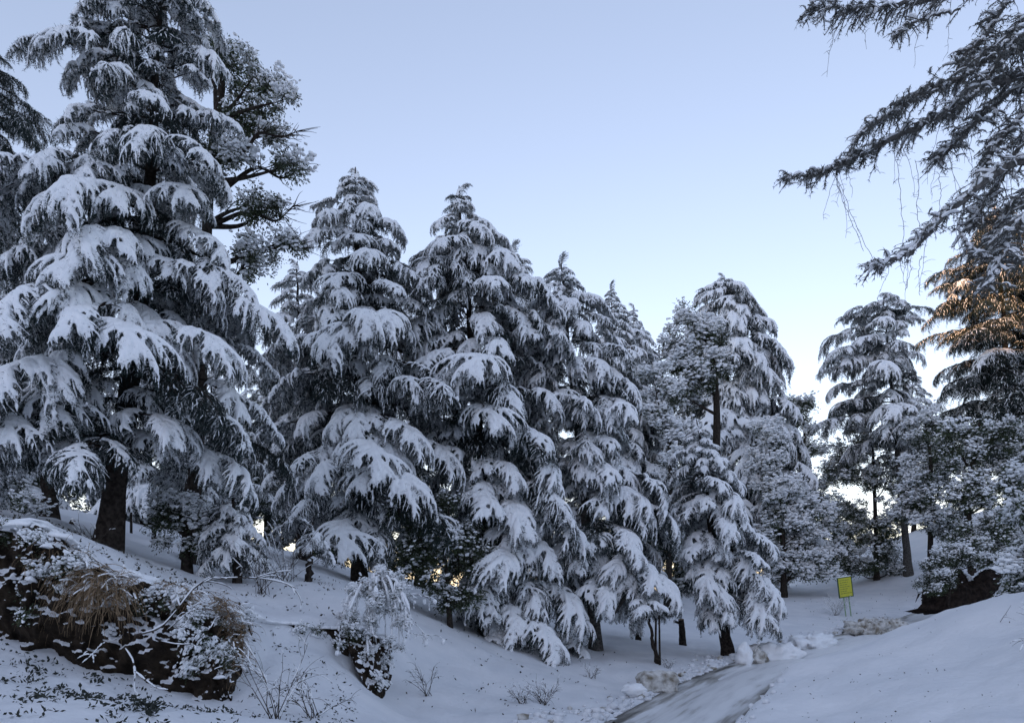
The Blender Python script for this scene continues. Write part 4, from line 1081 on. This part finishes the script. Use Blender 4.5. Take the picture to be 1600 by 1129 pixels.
def twig_shrub(label, px, d, h, n, seed, spread=.5, snow=.25, group=None, sub=7, th=.006):
    rg = np.random.default_rng(seed); b = drop(px, d); st = []
    for i in range(n):
        yw = rg.uniform(0, 6.28); e = rg.uniform(.9, 1.5) - spread * .5 * rg.random()
        c = curve(b + rg.normal(size=3) * [.05, .05, 0], yw, e, e - rg.uniform(-.2, .8) * spread, h * rg.uniform(.6, 1.1), 5, .4, rg)
        st.append([(q[0] / q[1] * F + HX, HY - q[2] / q[1] * F, q[1]) for q in c])
    return snowy_twigs('bare_shrub', label, b, st, seed + 1, 'shrub', th, .012, snow, sub, (.12 * h, .45 * h), 0, group)
twig_shrub('bare twiggy shrub in the lower left foreground', 432, 8.6, .95, 9, 501, .7, .25)
twig_shrub('finer bare shrub at the bottom edge, right of the twiggy one', 490, 9.0, .6, 9, 503, .9, .3)
twig_shrub('tangle of bare stems behind the long curved branch', 410, 13.0, .85, 14, 505, .6, .2)
twig_shrub('bare stems between the two young snowy cedars', 445, 14.2, 1.1, 14, 507, .6, .25)
twig_shrub('wispy bare shrub on the slope right of the hollow', 665, 13.2, .55, 8, 509, .8, .2)
twig_shrub('brownish twiggy shrub on the slope below the central cedar', 850, 14.6, .55, 18, 511, 1.0, .3)
twig_shrub('second brownish shrub, lower left of the slope below the central cedar', 815, 14.2, .35, 14, 513, 1.2, .3)
twig_shrub('small twig tuft on the snow left of the dirty block', 925, 18.5, .4, 10, 515, 1.0, .3)
twig_shrub('small twig tuft beneath the pair of thin stems', 1045, 20, .3, 10, 517, 1.2, .3)
twig_shrub('fine stems in front of the leaning trunk base', 145, 11.8, .45, 7, 519, .5, .1)
twig_shrub('lone bent stalk standing on the smooth right-hand bank', 1552, 10.2, .45, 1, 521, .3, .0, sub=1, th=.004)
twig_shrub('dark twigs poking in at the lower right edge', 1625, 8.6, .5, 6, 523, 1.6, .4)
twig_shrub('frosted bush against the left post of the yellow sign', 1306, 36, 1.1, 22, 525, .9, .8)

# fallen pole and half-buried pale log
mb = MB(); c0 = P(960, 965, 21)
tube(mb, smooth_path([P(955, 962, 20.8), P(975, 935, 21), P(992, 912, 21.2)], 10) - c0, np.linspace(.07, .05, 10), 8)
o = put('leaning_pole', mb.mesh('leaning_pole', 'pale_bark'), None, c0); tag(o, 'pale snapped pole leaning among the boughs above the road slope', 'log')

# ------------------------------------------------------------------ leaves and litter poking through the snow
def litter(name, label, regions, seed, matn, size=(.03, .07), per=1):
    rg = np.random.default_rng(seed); mb = MB()
    for (x0, x1, d0, d1, n) in regions:
        px = rg.uniform(x0, x1, n); d = rg.uniform(d0, d1, n)
        xy = np.stack([(px - HX) / F * d, d], 1)
        cl = vnoise(xy, 3.6, 3, 5.0)
        keep = cl > rg.uniform(-.25, .45, n); xy = xy[keep]
        if not len(xy): continue
        z = ground(xy); m = len(xy)
        p = np.concatenate([xy, z[:, None] + rg.uniform(-.01, .05, (m, 1))], 1)
        d_ = nrm(rg.normal(size=(m, 3)) * [1, 1, .8] + [0, -.3, .35])
        L = rg.uniform(*size, m)[:, None]; s_ = nrm(np.cross(d_, rg.normal(size=(m, 3)))) * L * rg.uniform(.14, .3, (m, 1))
        v = np.stack([p, p + d_ * L * .5 + s_, p + d_ * L, p + d_ * L * .5 - s_], 1).reshape(-1, 3)
        i = np.arange(m)[:, None] * 4
        mb.add(v, None, np.concatenate([i + [0, 1, 2], i + [0, 2, 3]]), 0)
    o = put(name, mb.mesh(name, matn, False)); tag(o, label, 'leaves', kind='stuff')
litter('leaf_litter', 'dark leaves sticking up through the snow below the earth cut', [(-20, 370, 6.2, 9.1, 2000), (40, 160, 7.0, 8.9, 800), (170, 250, 6.4, 7.4, 600), (370, 560, 8, 11.5, 900)], 601, 'dark_leaf', (.03, .075))
litter('leaf_litter', 'brown leaves and sprigs showing through the snow above the earth cut', [(-20, 390, 9.7, 12.5, 1500), (380, 560, 12.2, 16, 500)], 602, 'dead_leaf', (.03, .08))
litter('leaf_litter', 'few fallen needles and bits on the smooth right-hand bank', [(1120, 1600, 7, 11.5, 420)], 604, 'dead_leaf', (.012, .035))
litter('leaf_litter', 'sparse sprigs on the snow slope by the road', [(620, 1000, 12.5, 22, 550), (1240, 1440, 32, 42, 300)], 603, 'dead_leaf', (.04, .10))
